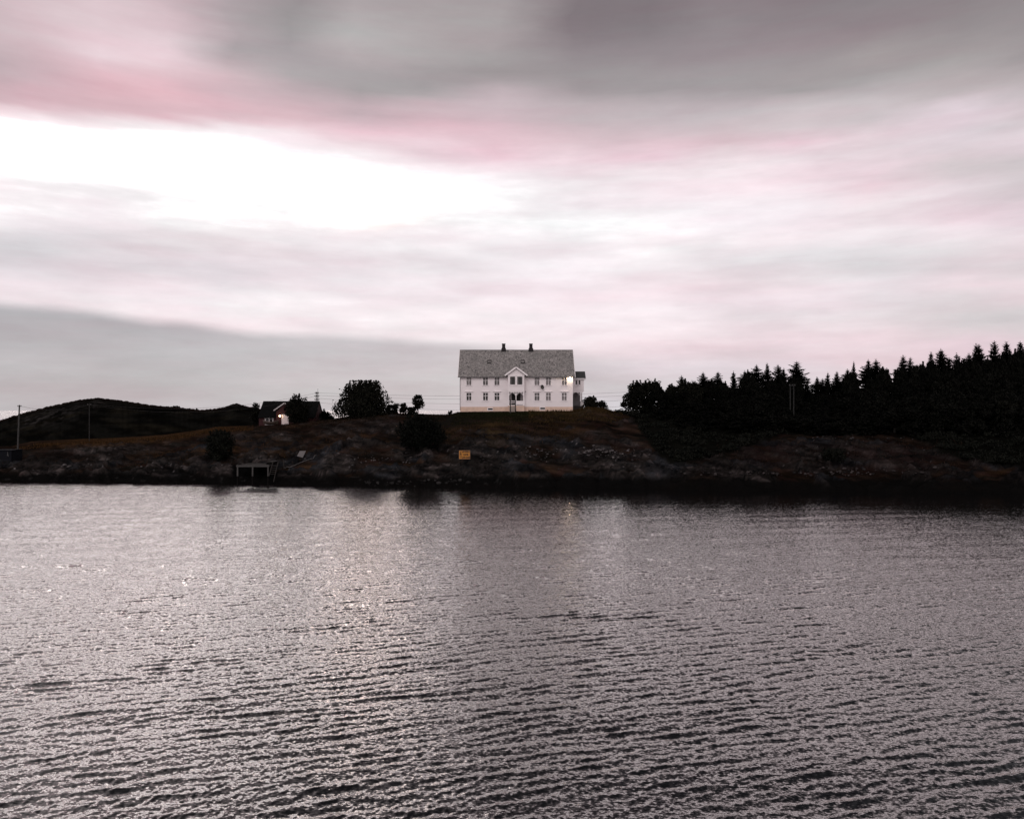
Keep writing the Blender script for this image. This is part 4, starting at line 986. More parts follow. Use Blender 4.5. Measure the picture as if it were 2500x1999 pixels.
# ------------------------------------------------------------------ warning sign
def text_mesh(name, body, size, width, mat, parent, loc):
    cu = bpy.data.curves.new(name, 'FONT'); cu.body = body; cu.size = size; cu.align_x = 'CENTER'; cu.align_y = 'CENTER'; cu.extrude = .006; cu.offset = .018
    tmp = bpy.data.objects.new(name, cu); COL.objects.link(tmp)
    bpy.context.view_layer.update()
    me = bpy.data.meshes.new_from_object(tmp.evaluated_get(bpy.context.evaluated_depsgraph_get()))
    bpy.data.objects.remove(tmp); me.name = name; me.materials.clear()
    xs = [v.co.x for v in me.vertices]; k = width / (max(xs) - min(xs))
    for v in me.vertices: v.co.x *= k
    o = link_mesh(name, me, mat, parent); o.location = loc; o.rotation_euler = (rad(90), 0, 0); return o
def cable_sign():
    x, Y, z = hit(1134, 1126)
    Y -= .4; k = Y / F
    xc = PX(1134.2, Y); zc = PZ(1110.3, Y); w, h = 27.6 * k, 21.6 * k
    S = empty('cable_sign', (xc, Y, zc), 0, 'yellow cable warning sign with lightning bolt and black lettering on the shore slope', 'sign')
    MB().box(-w / 2, w / 2, -.02, .02, -h / 2, h / 2).build('panel', M['signyellow'], S)
    e = MB(); t = .055
    e.box(-w / 2, w / 2, -.028, -.022, h / 2 - t, h / 2); e.box(-w / 2, w / 2, -.028, -.022, -h / 2, -h / 2 + t); e.box(-w / 2, -w / 2 + t, -.0275, -.022, -h / 2 + t, h / 2 - t); e.box(w / 2 - t, w / 2, -.0275, -.022, -h / 2 + t, h / 2 - t)
    e.build('border', M['signedge'], S)
    # lightning bolt
    b = MB(); bx = -w * .345
    P = [(.00, .42), (.09, .42), (.01, .08), (.13, .14), (.07, -.26), (.13, -.22), (.04, -.44), (-.04, -.20), (.01, -.22), (.035, .00), (-.11, -.06)]
    n = len(b.v); pts = [(bx + p * w * .62, q * h) for p, q in P]
    b.v += [(p, -.034, q) for p, q in pts] + [(p, -.024, q) for p, q in pts]
    N = len(P); b.f.append(tuple(range(N)))
    for i in range(N): b.f.append((i, (i + 1) % N, N + (i + 1) % N, N + i))
    b.build('lightning_bolt', M['signink'], S)
    text_mesh('lettering', 'HØYSPENT', h * .25, w * .68, M['signink'], S, (w * .125, -.03, h * .32))
    text_mesh('lettering', 'KABEL', h * .25, w * .46, M['signink'], S, (w * .125, -.03, h * .0))
    text_mesh('lettering', 'LIVS FARE', h * .25, w * .68, M['signink'], S, (w * .125, -.03, -h * .33))
    for s in (-1, 1): MB().tube([(s * w * .36, .07, h * .45), (s * w * .36, .07, -h / 2 - 2.2)], .045, n=8).build('leg', M['wooddark'], S)
cable_sign()

# ------------------------------------------------------------------ dock, ladder and shore things
def dock():
    Y = 118.2; k = Y / F
    D = empty('dock', (PX(580, Y), Y, 0), 0, 'small wooden dock on three pale posts at the waterline', 'dock')
    X = lambda sx: (sx - 580) * k
    zt = PZ(1137.5, Y)
    MB().box(X(577), X(657.5), -.10, .10, zt - .17, zt + .10).build('front_beam', M['palewood'], D)
    MB().box(X(577.5), X(657), .102, 5.2, zt - .05, zt + .06).build('deck', M['wood'], D)
    for sx in (580.2, 616.8, 654.6):
        zb = PZ(1162.5, Y)
        p = MB().tube([(X(sx), -.02, zb), (X(sx), 0, zt + .18)], .13, .125, n=10).build('post', M['palewood'], D)
        MB().tube([(X(sx) - .03, 0, -1.5), (X(sx) - .005, 0, zb)], .115, .115, n=10).build('wet_foot', M['wooddark'], p)
    MB().box(X(644), X(662), 1.3, 3.6, zt + .10, zt + .48).build('storage_box', M['wooddark'], D)
    MB().box(X(643), X(663), 1.2, 3.7, zt + .48, zt + .56).build('box_lid', M['wood'], D)
dock()
def ladder():
    Y = 117.7; k = Y / F
    xt = PX(668, Y); L = empty('ladder', (xt, Y, 0), 0, 'wooden ladder leaning down to the water at the right end of the dock', 'ladder')
    zt, zb = PZ(1128.5, Y), PZ(1166, Y)
    tops = [(PX(662, Y) - xt, .9, zt), (PX(674.8, Y) - xt, .9, zt)]; bots = [(PX(658.6, Y) - xt, -.35, PZ(1162, Y)), (PX(670.2, Y) - xt, -.45, PZ(1176, Y))]
    for a, b in zip(tops, bots): MB().bar(a, b, .09, .12).build('rail', M['wood'], L)
    for t in (.28, .44, .58, .72, .86):
        a = Vector(tops[0]).lerp(Vector(bots[0]), t); b = Vector(tops[1]).lerp(Vector(bots[1]), t * .72)
        MB().bar(tuple(a), tuple(b), .10, .07).build('rung', M['wood'], L)
ladder()
post('short weathered mooring post on the rock right of the dock ladder', 693, 1123, 1142, .11, 'wood', group=None, name='mooring_post')
def leaning_board():
    x, Y, z = hit(734, 1119)
    k = Y / F; q = [(725, 1113.5), (730.5, 1102), (745.5, 1101.5), (739, 1117.5)]
    b = MB(); P = [((sx - 735) * k, .25 * (i in (1, 2)), (1119 - sy) * k) for i, (sx, sy) in enumerate(q)]
    n = 4; b.v += P + [(p[0], p[1] + .07, p[2] + .03) for p in P]
    b.f += [(0, 1, 2, 3)[::-1], (4, 5, 6, 7), (0, 1, 5, 4), (1, 2, 6, 5), (2, 3, 7, 6), (3, 0, 4, 7)]
    o = b.build('leaning_board', M['board']); o.location = (PX(735, Y), Y, PZ(1119, Y)); tag(o, 'pale grey board leaning askew on the slope above the dock', 'board')
leaning_board()
def shore_rope():
    pts = []
    for i in range(25):
        t = i / 24; sx = 694 + 78 * t; sy = 1146 - 27 * t + 1.5 * math.sin(t * 7)
        x, Y, z = hit(sx, sy); pts.append((x, Y - .1, z + .10))
    o = MB().tube(pts, .055, n=6).build('mooring_rope', M['rope']); tag(o, 'pale rope running up the dark rock to the right of the dock', 'rope')
shore_rope()
def shed():
    Y = hit(16, 1124)[1]; x0 = PX(-22, Y); x1 = PX(27.5, Y); zt = PZ(1099, Y); zb = PZ(1126, Y)
    S = empty('boat_shed', ((x0 + x1) / 2, Y, zb - .6), 0, 'dark boxy boat shed with a small white mark cut by the left edge', 'shed')
    w = (x1 - x0) / 2; h = zt - zb + .6
    MB().box(-w, w, 0, 3, 0, h - .12).build('wall', M['shed'], S)
    MB().box(-w - .1, w + .1, -.12, 3.1, h - .118, h + .02).build('roof', M['shed'], S)
    mk = MB(); cx = PX(19, Y) - (x0 + x1) / 2; cz = PZ(1109.5, Y) - zb + .6
    mk.bar((cx, -.02, cz + .38), (cx + .06, -.02, cz + .02), .05, .13); mk.bar((cx + .06, -.02, cz + .02), (cx - .08, -.02, cz - .16), .05, .10); mk.bar((cx + .04, -.02, cz - .05), (cx + .12, -.02, cz - .38), .05, .09)
    mk.build('painted_mark', simple('faded_white', (.10, .10, .10), (.06, .06, .06), 6, .8), S)
shed()

# ------------------------------------------------------------------ vegetation
def leaf_quads(P, size, r, jitter=.6):
    """one bent leaf-sized quad at every point"""
    n = len(P); d = r.normal(0, 1, (n, 3)); d /= np.linalg.norm(d, axis=1)[:, None]
    e = np.cross(d, r.normal(0, 1, (n, 3))); e /= np.linalg.norm(e, axis=1)[:, None] + 1e-9
    s = size * (1 + jitter * (r.rand(n) - .5))[:, None]
    V = np.stack([P - d * s - e * s * .55, P + d * s * .2 - e * s * .75, P + d * s * 1.1 + e * s * .3, P - d * s * .2 + e * s * .8], 1).reshape(-1, 3)
    return V, np.arange(4 * n).reshape(n, 4)
def broad_meshes(seed, W, H, clumps=26, per=230, leaf=.17, stem=.16, shoots=8, shape=None, stems=1, openness=.0):
    """crown and trunk of an irregular broadleaf tree or bush, base at the origin"""
    r = np.random.RandomState(seed); cs = []
    z_lo = H * stem
    for i in range(clumps):
        for _ in range(40):
            t = r.rand(); zz = z_lo + (H - z_lo) * (.08 + .84 * t)
            wmax = W / 2 * (math.sin(math.pi * (.12 + .80 * t)) ** .75 if shape is None else np.interp(t, *shape))
            a = r.rand() * 6.28; q = math.sqrt(r.rand()) * wmax * .86
            p = np.array((q * math.cos(a), q * math.sin(a), zz))
            if all(np.linalg.norm(p - c[0]) > .05 * W for c in cs): break
        cs.append((p, (.11 + .08 * r.rand()) * max(W, .8 * H) * .95 * max(1, (30 / clumps)) ** .42))
    P = []
    for p, rr in cs:
        d = r.normal(0, 1, (per, 3)); d /= np.linalg.norm(d, axis=1)[:, None]
        k = rr * (.35 + .75 * r.rand(per) ** .6) * (1 + .25 * np.sin(d[:, 0] * 5 + p[0]) * np.cos(d[:, 2] * 4))
        P.append(p + d * k[:, None] * np.array((1, 1, .85)))
    for i in range(shoots):   # upright shoots breaking the outline
        c, rr = cs[r.randint(len(cs))]; top = c + np.array((r.normal(0, .3) * rr, r.normal(0, .3) * rr, rr * .8)); L = rr * r.uniform(.5, 1.1)
        t = r.rand(45)[:, None]; P.append(top + np.array((r.normal(0, .15), 0, 1)) * t * L + r.normal(0, .10, (45, 3)) * (1.15 - t) * min(1, rr * 1.1))
    P = np.concatenate(P); P = P[P[:, 2] > .02 * H]; P[:, 2] = np.minimum(P[:, 2], H * 1.06)
    if openness: P = P[np.array([N2(q[0] * 1.6 / max(1, W / 6), q[2] * 1.6 / max(1, W / 6)) for q in P]) > -1 + openness]
    V, Fc = leaf_quads(P, leaf, r)
    crown = np_mesh('crown', V, Fc)
    m = MB(); rt = .035 * H * (.8 if stems > 1 else 1)
    for s in range(stems):
        ox = (s - (stems - 1) / 2) * .12 * W
        m.tube([(ox, 0, -.3), (ox + r.normal(0, .05) * H * .3, 0, H * .2), (ox + r.normal(0, .05) * H * .5, r.normal(0, .03) * H, H * .5), (ox * .6, 0, H * .78)], rt, rt * .25, n=7)
        for c, rr in cs[s::stems][:9]:
            b = Vector((ox, 0, min(c[2] * .55, H * .5))); m.tube([tuple(b), tuple(b.lerp(Vector(c), .55) + Vector((0, 0, .04 * H))), tuple(c)], rt * .4, rt * .10, n=5)
    tm = bpy.data.meshes.new('trunk'); tm.from_pydata(m.v, [], m.f); tm.update()
    return crown, tm
def spruce_meshes(seed, H=15.0, R=2.7, lean=.0, leader=1.0):
    r = np.random.RandomState(seed); V = []; T = []
    def tri(a, b, c):
        n = len(V); V.extend((a, b, c)); T.append((n, n + 1, n + 2))
    z = H * .05
    while z < H - .10:
        d = H - z; w = R * math.tanh((.42 + .05 * math.sin(seed)) * d / R) * (.80 + .35 * r.rand())
        up = np.interp(d, [0, 1.0, 3, 8, 16], [.75, .42, .12, -.12, -.32])
        nb = 4 if d < .8 else r.randint(6, 9)
        a0 = r.rand() * 6.28
        for k in range(nb):
            a = a0 + 6.283 * k / nb + r.normal(0, .22); L = w * r.uniform(.62, 1.28) * (1 + .32 * math.sin(2 * a + z * 1.1 + seed)) + .08
            if r.rand() < .10: L *= 1.3
            ca, sa = math.cos(a), math.sin(a); zz = z + r.normal(0, .08)
            ns = max(2, int(L / .24))
            for j in range(ns):
                t0 = (j + .15) / ns; q = t0 * L
                px, py, pz = ca * q, sa * q, zz + up * q + .16 * (t0 ** 2) * L * (1 if d < 5 else .8)
                sw = (.50 * (1 - .55 * t0) + .10) * min(1, .22 + d * .15)
                for s in (-1, 1):
                    ex, ey = ca * .55 - s * sa * .85, sa * .55 + s * ca * .85
                    dz = -r.uniform(.05, .45) * sw if d > 2.5 else r.uniform(-.1, .35) * sw
                    wv = .13 + .08 * r.rand()
                    tri((px - ca * wv, py - sa * wv, pz), (px + ca * wv, py + sa * wv, pz + .03), (px + ex * sw, py + ey * sw, pz + dz))
                if d > .5: tri((px - ca * .20, py - sa * .20, pz + .05), (px + ca * .22, py + sa * .22, pz + .05), (px + r.normal(0, .05), py + r.normal(0, .05), pz - sw * 1.1))
            tri((ca * L * .8, sa * L * .8 - .05, zz + up * L * .8), (ca * L * .8, sa * L * .8 + .05, zz + up * L * .8), (ca * (L + .22), sa * (L + .22), zz + up * L + .16 * L + .14))
        z += r.uniform(.20, .34) * (1.15 if d > 6 else 1.0)
    for k in range(10):       # bristly leader
        zz = H - .9 * leader + k * .11 * leader; a = k * 2.4; l = .20 * (1 - k / 14)
        tri((0, 0, zz - .05), (0, 0, zz + .05), (math.cos(a) * l, math.sin(a) * l, zz + .14))
    V = np.array(V); V[:, 0] += lean * (V[:, 2] / H) ** 2 * H
    crown = np_mesh('crown', V, np.array(T))
    m = MB().tube([(0, 0, -.5), (lean * H * .25, 0, H * .5), (lean * H * .98, 0, H + .12)], .20, .022, n=7)
    tm = bpy.data.meshes.new('trunk'); tm.from_pydata(m.v, [], m.f); tm.update()
    return crown, tm
def tree(name, meshes, x, Y, z, scale, rz, label, cat, group, mat):
    o = empty(name, (x, Y, z), rz, label, cat, group); o.scale = scale
    for nm, me, mt in (('crown', meshes[0], mat), ('trunk', meshes[1], M['bark'])):
        if not me.materials: me.materials.append(mt)
        c = bpy.data.objects.new(nm, me); COL.objects.link(c); c.parent = o
    return o
def plant(name, label, cat, sx0, sx1, sytop, sybase, Y, seed, group=None, mat='leaf', **kw):
    """one individually grown tree or bush filling a photo box"""
    if Y is None: Y = hit((sx0 + sx1) / 2, sybase)[1]
    k = Y / F; W = (sx1 - sx0) * k; xc = PX((sx0 + sx1) / 2, Y); zb = PZ(sybase, Y); H = (sybase - sytop) * k
    return tree(name, broad_meshes(seed, W, H, **kw), xc, Y, zb, (1, 1, 1), 0, label, cat, group, M[mat])

gt = 'trees and bushes around the houses'
plant('broadleaf_tree', 'big round dark tree standing alone between the red cottage and the white house', 'tree', 817, 957, 935, 1024, 161, 21, gt, clumps=80, per=190, leaf=.18, stem=.0, shoots=50, stems=3, shape=([0, .25, .5, .75, 1], [.96, 1, .90, .66, .30]))
plant('hedge_bush', 'low square hedge bush touching the right side of the big round tree', 'bush', 944, 973, 987, 1012, 162, 22, gt, clumps=14, per=160, leaf=.14, stem=.0, shoots=4, shape=([0, 1], [1, .9]))
plant('small_bush', 'small leafy bush left of the slender round tree on the ridge', 'bush', 972, 997, 986, 1010, 162, 23, gt, clumps=26, per=50, leaf=.13, stem=.05, shoots=12, stems=2)
plant('small_bush', 'low ragged bush at the foot of the slender round tree', 'bush', 992, 1018, 996, 1012, 162, 24, gt, clumps=24, per=50, leaf=.12, stem=.0, shoots=8, shape=([0, 1], [1, .6]))
plant('slender_tree', 'small slender tree with a round open crown on the ridge left of the white house', 'tree', 1003, 1038, 965, 1012, 162, 25, gt, clumps=34, per=60, leaf=.12, stem=.26, shoots=10, shape=([0, .3, .65, 1], [.55, .95, .95, .5]))
plant('tiny_shrub', 'tiny dark shrub on the bare ridge just left of the white house', 'shrub', 1095, 1106, 1004, 1015, 162, 26, gt, clumps=6, per=60, leaf=.10, stem=.0, shoots=3)
plant('garden_shrub', 'dark dense shrub growing at the right end of the white house', 'shrub', 1421, 1464, 969, 1001, 163, 27, gt, clumps=20, per=150, leaf=.15, stem=.0, shoots=10, shape=([0, .5, 1], [1, .85, .4]))
plant('garden_shrub', 'smaller spiky shrub right of the dense shrub by the white house', 'shrub', 1452, 1482, 980, 1003, 163.5, 28, gt, clumps=12, per=80, leaf=.13, stem=.05, shoots=9, stems=2)
plant('cottage_tree', 'spiky dark tree growing in front of the red cottage by its door', 'tree', 694, 760, 966, 1040, 164.5, 29, gt, clumps=38, per=120, leaf=.16, stem=.10, shoots=26, stems=2, shape=([0, .25, .6, 1], [.55, .85, 1, .7]))
plant('small_bush', 'small dark bush at the left end of the red cottage', 'bush', 619, 632, 984, 1042, 170, 30, gt, clumps=12, per=100, leaf=.15, stem=.0, shoots=5)
plant('slope_bush', 'large dark oval bush on the slope below and left of the white house', 'bush', 967, 1087, 1017, 1092, None, 31, gt, 'shrub', clumps=60, per=170, leaf=.15, stem=.0, shoots=30, shape=([0, .3, .7, 1], [.85, 1, .9, .5]))
plant('slope_bush', 'dark low bush alone on the rocky slope below the right forest', 'bush', 2005, 2075, 1098, 1127, None, 33, gt, 'shrub', clumps=20, per=120, leaf=.14, stem=.0, shoots=6)
plant('slope_bush', 'dark rounded bush on the left slope above the dock', 'bush', 497, 577, 1053, 1123, None, 32, gt, 'shrub', clumps=46, per=160, leaf=.14, stem=.0, shoots=26, shape=([0, .3, .7, 1], [.9, 1, .85, .4]))
for i, (sx, sy, w, lb) in enumerate(((432, 993, 10, 'left one of three tiny bushes on the saddle of the far hill'), (465, 999, 7, 'middle one of three tiny bushes on the saddle of the far hill'), (481, 999, 7, 'right one of three tiny bushes on the saddle of the far hill'))):
    plant('hill_bush', lb, 'bush', sx - w, sx + w, sy, sy + 14, 318, 40 + i, 'bushes on the far hill', clumps=6, per=50, leaf=.28, stem=0, shoots=2)
SPR = [spruce_meshes(100 + i, 15, 2.5 + .25 * (i % 4), lean=(.0, .018, -.016, .004, .008, -.012, .014, -.005)[i], leader=(1, 1.4, .7, 1.2, .9, .6, 1.5, 1)[i]) for i in range(8)]
def spruce(sx, sytop, Y, i, label, group, slim=1.0, zb=None):
    x = PX(sx, Y); z = ground_z(x, Y) - .3 if zb is None else zb; H = PZ(sytop, Y) - z
    s = H / 15.1; sw = slim * (.30 + .75 * s)
    return tree('spruce', SPR[i % 8], x, Y, z, (sw, sw, s), rng.uniform(0, 6.28), label, 'tree', group, M['spruce'])
gs2 = 'small conifers right of the cottage'
spruce(791, 997, 172, 1, 'small pointed conifer just right of the twin pole by the cottage', gs2, .95, PZ(1040, 172))
spruce(800, 1004, 171, 3, 'lower conifer between the pointed conifer and the big round tree', gs2, 1.0, PZ(1036, 171))
spruce(809, 1013, 170, 4, 'lowest conifer in the small clump right of the red cottage', gs2, 1.0, PZ(1034, 170))

# skyline spruces, left to right: photo x, tip y, slimness, label
SK = [
 (1665, 916, .95, 'first spruce tip above the round broadleaf trees at the left of the forest'),
 (1716, 909, .95, 'short spruce with a thin bare tip, second spruce from the left'),
 (1733, 928, .75, 'low bushy tip between the second and the open branched spruce'),
 (1751, 907, .80, 'open see-through spruce with upturned branches, left part of the forest'),
 (1792, 906, .85, 'narrow spruce with a thorn-like tip right of the open see-through spruce'),
 (1818, 904, .95, 'stocky spruce just left of the first pair of tall dense spruces'),
 (1847, 890, 1.05, 'dense dark spruce with blunt top, left one of the tall pair'),
 (1874, 885, 1.0, 'dense spruce with hooked tip, right one of the tall pair'),
 (1901, 890, .8, 'thin spruce tip just left of the twin grey pole'),
 (1913, 898, .75, 'shorter spruce tip crowding the thin one left of the twin pole'),
 (1943, 882, 1.15, 'tall wide spruce rising right above the twin grey pole'),
 (1970, 929, .9, 'low rounded spruce on the right shoulder of the one above the twin pole'),
 (1995, 920, .85, 'first low spruce right of the sky gap'),
 (2008, 924, .8, 'low bushy spruce second from the sky gap'),
 (2021, 908, .8, 'slim spruce third from the sky gap'),
 (2042, 906, .8, 'slim spruce fourth from the sky gap'),
 (2057, 924, .85, 'low dark spruce in the notch before the thin antenna-like tip'),
 (2070, 901, .85, 'spruce with a double tip left of the thin antenna-like tip'),
 (2084, 881, .50, 'very thin antenna-like spruce tip in the middle of the forest'),
 (2117, 877, 1.0, 'spruce with feathery narrow top, left one of a pair above the forest middle'),
 (2140, 877, .9, 'spruce with bent feathery top, right one of a pair above the forest middle'),
 (2157, 896, .95, 'rounded spruce top falling off right of the feathery pair'),
 (2205, 867, .9, 'spruce with solid narrow top right of the forest notch'),
 (2221, 871, .8, 'spruce with tip leaning right beside the solid narrow top'),
 (2242, 890, .9, 'low spruce shoulder left of the broad triple crown'),
 (2273, 860, 1.0, 'left spruce of the broad triple crown'),
 (2298, 851, 1.1, 'middle and tallest spruce of the broad triple crown'),
 (2318, 872, .9, 'low spruce filling right of the triple crown'),
 (2337, 861, .95, 'right spruce of the broad triple crown with a spike'),
 (2366, 861, .85, 'small spruce just left of the forked spruce near the right edge'),
 (2383, 838, .9, 'left tip of the forked spruce pair near the right edge'),
 (2392, 840, .8, 'right tip of the forked spruce pair near the right edge'),
 (2427, 832, .95, 'tallest spruce with a knobbly top, third from the right edge'),
 (2457, 835, 1.0, 'evenly pointed spruce, second from the right edge'),
 (2493, 833, 1.0, 'tall spruce cut by the right edge of the picture'),
]
gs = 'spruces along the skyline of the forest'
for i, (sx, sy, sl_, lb) in enumerate(SK):
    spruce(sx, sy, 161 + (i * 5) % 9 + (3 if sx > 2100 else 0), i * 5 + 2, lb, gs, sl_ * (.80, 1.22, .95, 1.45, .86, 1.10, 1.30)[i % 7])
sk_x = [q[0] for q in SK]; sk_y = [q[1] for q in SK]
sky_env = lambda u: float(np.interp(u, [1500, 1600, 1700, 1760, 1830, 1940, 1975, 2040, 2120, 2170, 2210, 2300, 2350, 2400, 2500, 2700], [960, 935, 925, 930, 905, 905, 935, 925, 895, 905, 885, 870, 880, 858, 855, 845]))
gb = 'broadleaf trees at the left end of the forest'
kw = dict(clumps=38, per=190, leaf=.17, shoots=12, stems=3)
plant('broadleaf_tree', 'broad rounded tree with sky glinting through, at the left end of the forest', 'tree', 1514, 1600, 934, 1012, 162, 51, gb, 'leaf', stem=.04, shape=([0, .2, .55, .8, 1], [.98, 1, .84, .62, .4]), **kw)
plant('hedge_bush', 'low bush closing the gap under the two leftmost forest trees', 'bush', 1563, 1604, 990, 1013, 161.5, 56, gb, 'leaf', clumps=24, per=90, leaf=.15, stem=.0, shoots=8)
plant('broadleaf_tree', 'upright tree with a pointed tuft just right of the leftmost forest tree', 'tree', 1562, 1622, 930, 1010, 164, 52, gb, 'leaf', stem=.12, shape=([0, .4, .8, 1], [.8, .95, .8, .45]), clumps=26, per=150, leaf=.16, shoots=14, stems=2)
plant('broadleaf_tree', 'dark tree with low rounded crown left of the first spruce tip', 'tree', 1612, 1676, 938, 1018, 163, 53, gb, 'leaf', stem=.0, **kw)
plant('broadleaf_tree', 'dome shaped dark tree under the first spruce tip', 'tree', 1640, 1712, 931, 1022, 160, 54, gb, 'leaf', stem=.0, **kw)
plant('broadleaf_tree', 'lumpy dark tree between the first two spruces', 'tree', 1680, 1716, 934, 1022, 158, 55, gb, 'leaf', stem=.0, **kw)
# the body of the forest, lost in shadow
gf = 'dark trees filling the body of the forest'
FILL = [broad_meshes(60 + i, 6.0, 8.0, clumps=30, per=150, leaf=.24, stem=.02, shoots=12, shape=([0, .4, .75, 1], [.95, 1, .75, .35])) for i in range(3)]
r_ = random.Random(3)
for row, (Ya, drop, step) in enumerate(((160, 13, 31), (154, 52, 42), (148, 84, 46), (143, 108, 54))):
    u = 1605 + 9 * row + (60 if row >= 2 else 0)
    while u < 2580:
        Y = Ya + r_.uniform(-1.5, 1.5) - (4 if u > 2250 and row else 0); uu = u + r_.uniform(-8, 8)
        ed = float(np.interp(uu, [1600, 1700, 1800, 1900, 2000, 2200, 2300, 2400, 2600], [1040, 1085, 1085, 1068, 1050, 1050, 1075, 1100, 1110]))
        top = sky_env(uu) + drop + (r_.uniform(-14, 20) if row == 0 else r_.uniform(-6, 10))
        x = PX(uu, Y); z = ground_z(x, Y) - .4
        if 1000 + (HC - z) / Y * F > ed + 22: u += step; continue
        H = PZ(top, Y) - z
        if H < 1.5: u += step; continue
        s = H / 8.0; w = step * 1.55 * Y / F / 6.0
        tree('forest_tree', FILL[r_.randrange(3)], x, Y, z, (w, w, s), r_.uniform(0, 6.28), 'dark tree in the shadowed body of the forest below the spruce tips', 'tree', gf, M['spruce'])
        u += step
# dark thicket on the slope in front of the forest, no bush of which can be told apart
def undergrowth():
    r = np.random.RandomState(17); P = []
    ex = [1500, 1545, 1575, 1600, 1640, 1700, 1770, 1830, 1890, 1980, 2200, 2260, 2330, 2420, 2560]; ey = [1004, 1014, 1066, 1098, 1126, 1120, 1106, 1082, 1062, 1052, 1054, 1076, 1110, 1131, 1136]
    for _ in range(420):
        sx = r.uniform(1505, 2570); top = 1010 if sx < 1900 else 1030
        b = float(np.interp(sx, ex, ey)); sy = b - (b - top) * r.rand() ** 1.3
        x, Y, z = hit(sx, sy); w = r.uniform(.7, 1.7); h = w * r.uniform(.35, .75)
        n = int(70 * w); d = r.normal(0, 1, (n, 3)); d /= np.linalg.norm(d, axis=1)[:, None]; d[:, 2] = np.abs(d[:, 2])
        P.append(np.array((x, Y, z)) + d * (np.array((w, w * .9, h)) * (.5 + .5 * r.rand(n))[:, None]))
    V, Fc = leaf_quads(np.concatenate(P), .16, r)
    o = link_mesh('undergrowth', np_mesh('undergrowth', V, Fc), M['shrub']); tag(o, 'dark undergrowth covering the slope before the forest', None, None, 'stuff')
undergrowth()

# ------------------------------------------------------------------ ground cover (stuff)
def grass():
    r = np.random.RandomState(9); V = []; Fc = []; T = []
    def patch(n, u0, u1, t0, t1, col, h0, h1, dens=None):
        u = r.uniform(u0, u1, n); t = r.uniform(t0, t1, n); y0 = shore_Y(u); y1 = np.interp(u, CR[:, 0], CR[:, 2]); Y = y0 + (y1 - y0) * t; x = (u - 1250) / F * Y
        keep = fbm(N1, x / 4, Y / 2.5, 3) + r.normal(0, .12, n) > (-.05 if dens is None else dens)
        x, Y = x[keep], Y[keep]; z = ground_raw(x, Y)
        for a, b, c in zip(x, Y, z):
            h = r.uniform(h0, h1); an = r.rand() * 3.14; w = r.uniform(.04, .09); lx, ly = r.normal(0, .28, 2) * h
            k = len(V); V.extend(((a - math.cos(an) * w, b - math.sin(an) * w, c - .03), (a + math.cos(an) * w, b + math.sin(an) * w, c - .03), (a + lx, b + ly, c + h))); Fc.append((k, k + 1, k + 2))
            q = np.array(col) * r.uniform(.55, 1.35); T.extend((q, q, q * 1.15))
    patch(6500, 30, 620, .86, 1.03, (.042, .022, .0100), .20, .55, -.05)
    patch(2500, 330, 900, .20, .62, (.034, .018, .009), .15, .40, .05)
    patch(4500, 620, 1120, .78, 1.03, (.017, .0105, .007), .15, .40, -.1)
    patch(4000, 1100, 1290, .72, .97, (.011, .0115, .0055), .10, .28, -.3)
    patch(4000, 1290, 1520, .72, 1.03, (.030, .019, .0085), .20, .50, -.15)
    patch(3500, 1080, 1400, .40, .75, (.028, .017, .0085), .15, .40, .0)
    patch(3500, 1750, 2350, .14, .45, (.020, .0115, .009), .12, .35, .0)
    patch(2500, -300, 1100, .12, .5, (.018, .012, .008), .12, .30, .1)
    me = np_mesh('dry_grass', np.array(V), np.array(Fc), False, {'tint': np.array(T)})
    tag(link_mesh('dry_grass', me, M['grass']), 'dry orange brown grass and heather on the slopes', None, None, 'stuff')
grass()
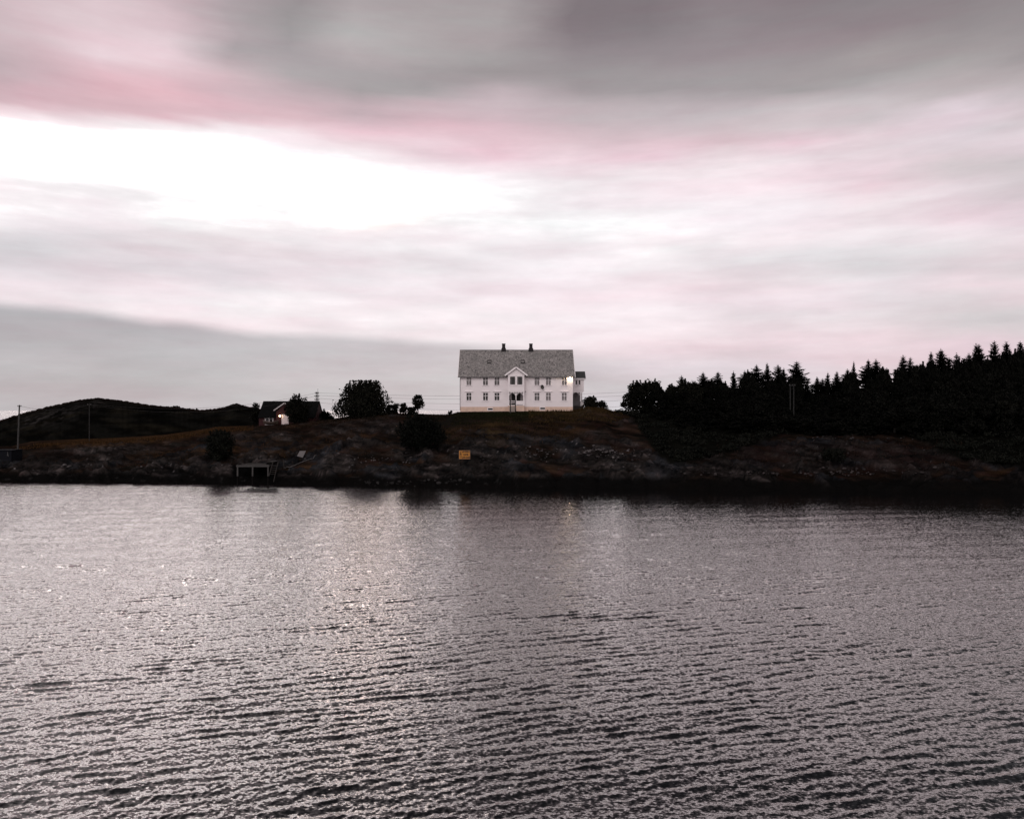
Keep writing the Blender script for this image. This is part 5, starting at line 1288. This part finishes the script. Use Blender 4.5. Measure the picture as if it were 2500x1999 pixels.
def rubble():
    r = np.random.RandomState(13); V = []; Fc = []; T = []
    ico = []; ph = (1 + 5 ** .5) / 2
    for a, b in ((1, ph), (-1, ph), (1, -ph), (-1, -ph)): ico += [(0, a, b), (a, b, 0), (b, 0, a)]
    ico = np.array(ico) / 1.9
    from mathutils.geometry import convex_hull_2d
    import bmesh
    bm = bmesh.new(); vs = [bm.verts.new(p) for p in ico]; bmesh.ops.convex_hull(bm, input=vs); bm.verts.index_update()
    tri = np.array([[v.index for v in f.verts] for f in bm.faces]); base = np.array([v.co[:] for v in bm.verts]); bm.free()
    def stones(n, fx, fy, s0, s1, c0, c1):
        for _ in range(n):
            sx, sy = fx(), fy()
            x, Y, z = hit(sx, sy)
            s = s0 + (s1 - s0) * r.rand() ** 2.2
            p = base * (1 + r.normal(0, .22, base.shape)) * np.array((1, .8, .55)) * s
            a = r.rand() * 6.28; c, q = math.cos(a), math.sin(a)
            p = np.stack([p[:, 0] * c - p[:, 1] * q, p[:, 0] * q + p[:, 1] * c, p[:, 2]], -1) + np.array((x, Y, z + .10 * s))
            k = len(V) ; V.extend(p); Fc.extend(tri + k); col = np.array(c0) + (np.array(c1) - np.array(c0)) * r.rand() ** 1.6
            T.extend([col] * len(p))
    U = lambda a, b: (lambda: r.uniform(a, b)); G = lambda m, s: (lambda: r.normal(m, s))
    dk, md, pl = (.012, .011, .011), (.036, .031, .031), (.13, .115, .115)
    stones(120, G(1470, 38), G(1106, 7), .08, .34, md, pl)
    stones(70, G(1530, 30), G(1115, 6), .08, .28, dk, md)
    stones(90, U(1640, 2120), G(1157, 3), .10, .40, dk, (.060, .05, .05))
    stones(60, U(1980, 2330), G(1152, 5), .10, .40, dk, (.060, .05, .05))
    stones(60, U(830, 1020), G(1124, 6), .06, .24, md, pl)
    stones(60, U(1170, 1340), G(1112, 12), .08, .26, dk, (.05, .045, .045))
    stones(40, U(1280, 1360), G(1108, 9), .06, .24, md, pl)
    stones(24, U(130, 480), G(1140, 6), .10, .34, dk, (.035, .032, .032))
    stones(40, U(880, 1150), G(1178, 4), .12, .55, dk, (.035, .032, .032))
    stones(40, U(1980, 2240), G(1072, 5), .08, .30, dk, (.055, .05, .052))
    stones(30, U(600, 1400), U(1060, 1150), .08, .28, dk, (.035, .03, .03))
    stones(6, U(150, 175), G(1138, 2), .2, .45, md, (.10, .09, .09)); stones(1, lambda: 36, lambda: 1145, .2, .25, pl, (.3, .28, .28)); stones(2, lambda: 345, lambda: 1140, .15, .25, pl, (.25, .24, .24))
    me = np_mesh('shore_rubble', np.array(V), np.array(Fc), False, {'tint': np.array(T)})
    tag(link_mesh('shore_rubble', me, M['rubble']), 'scattered pale and dark stones on the rocky shore', None, None, 'stuff')
rubble()
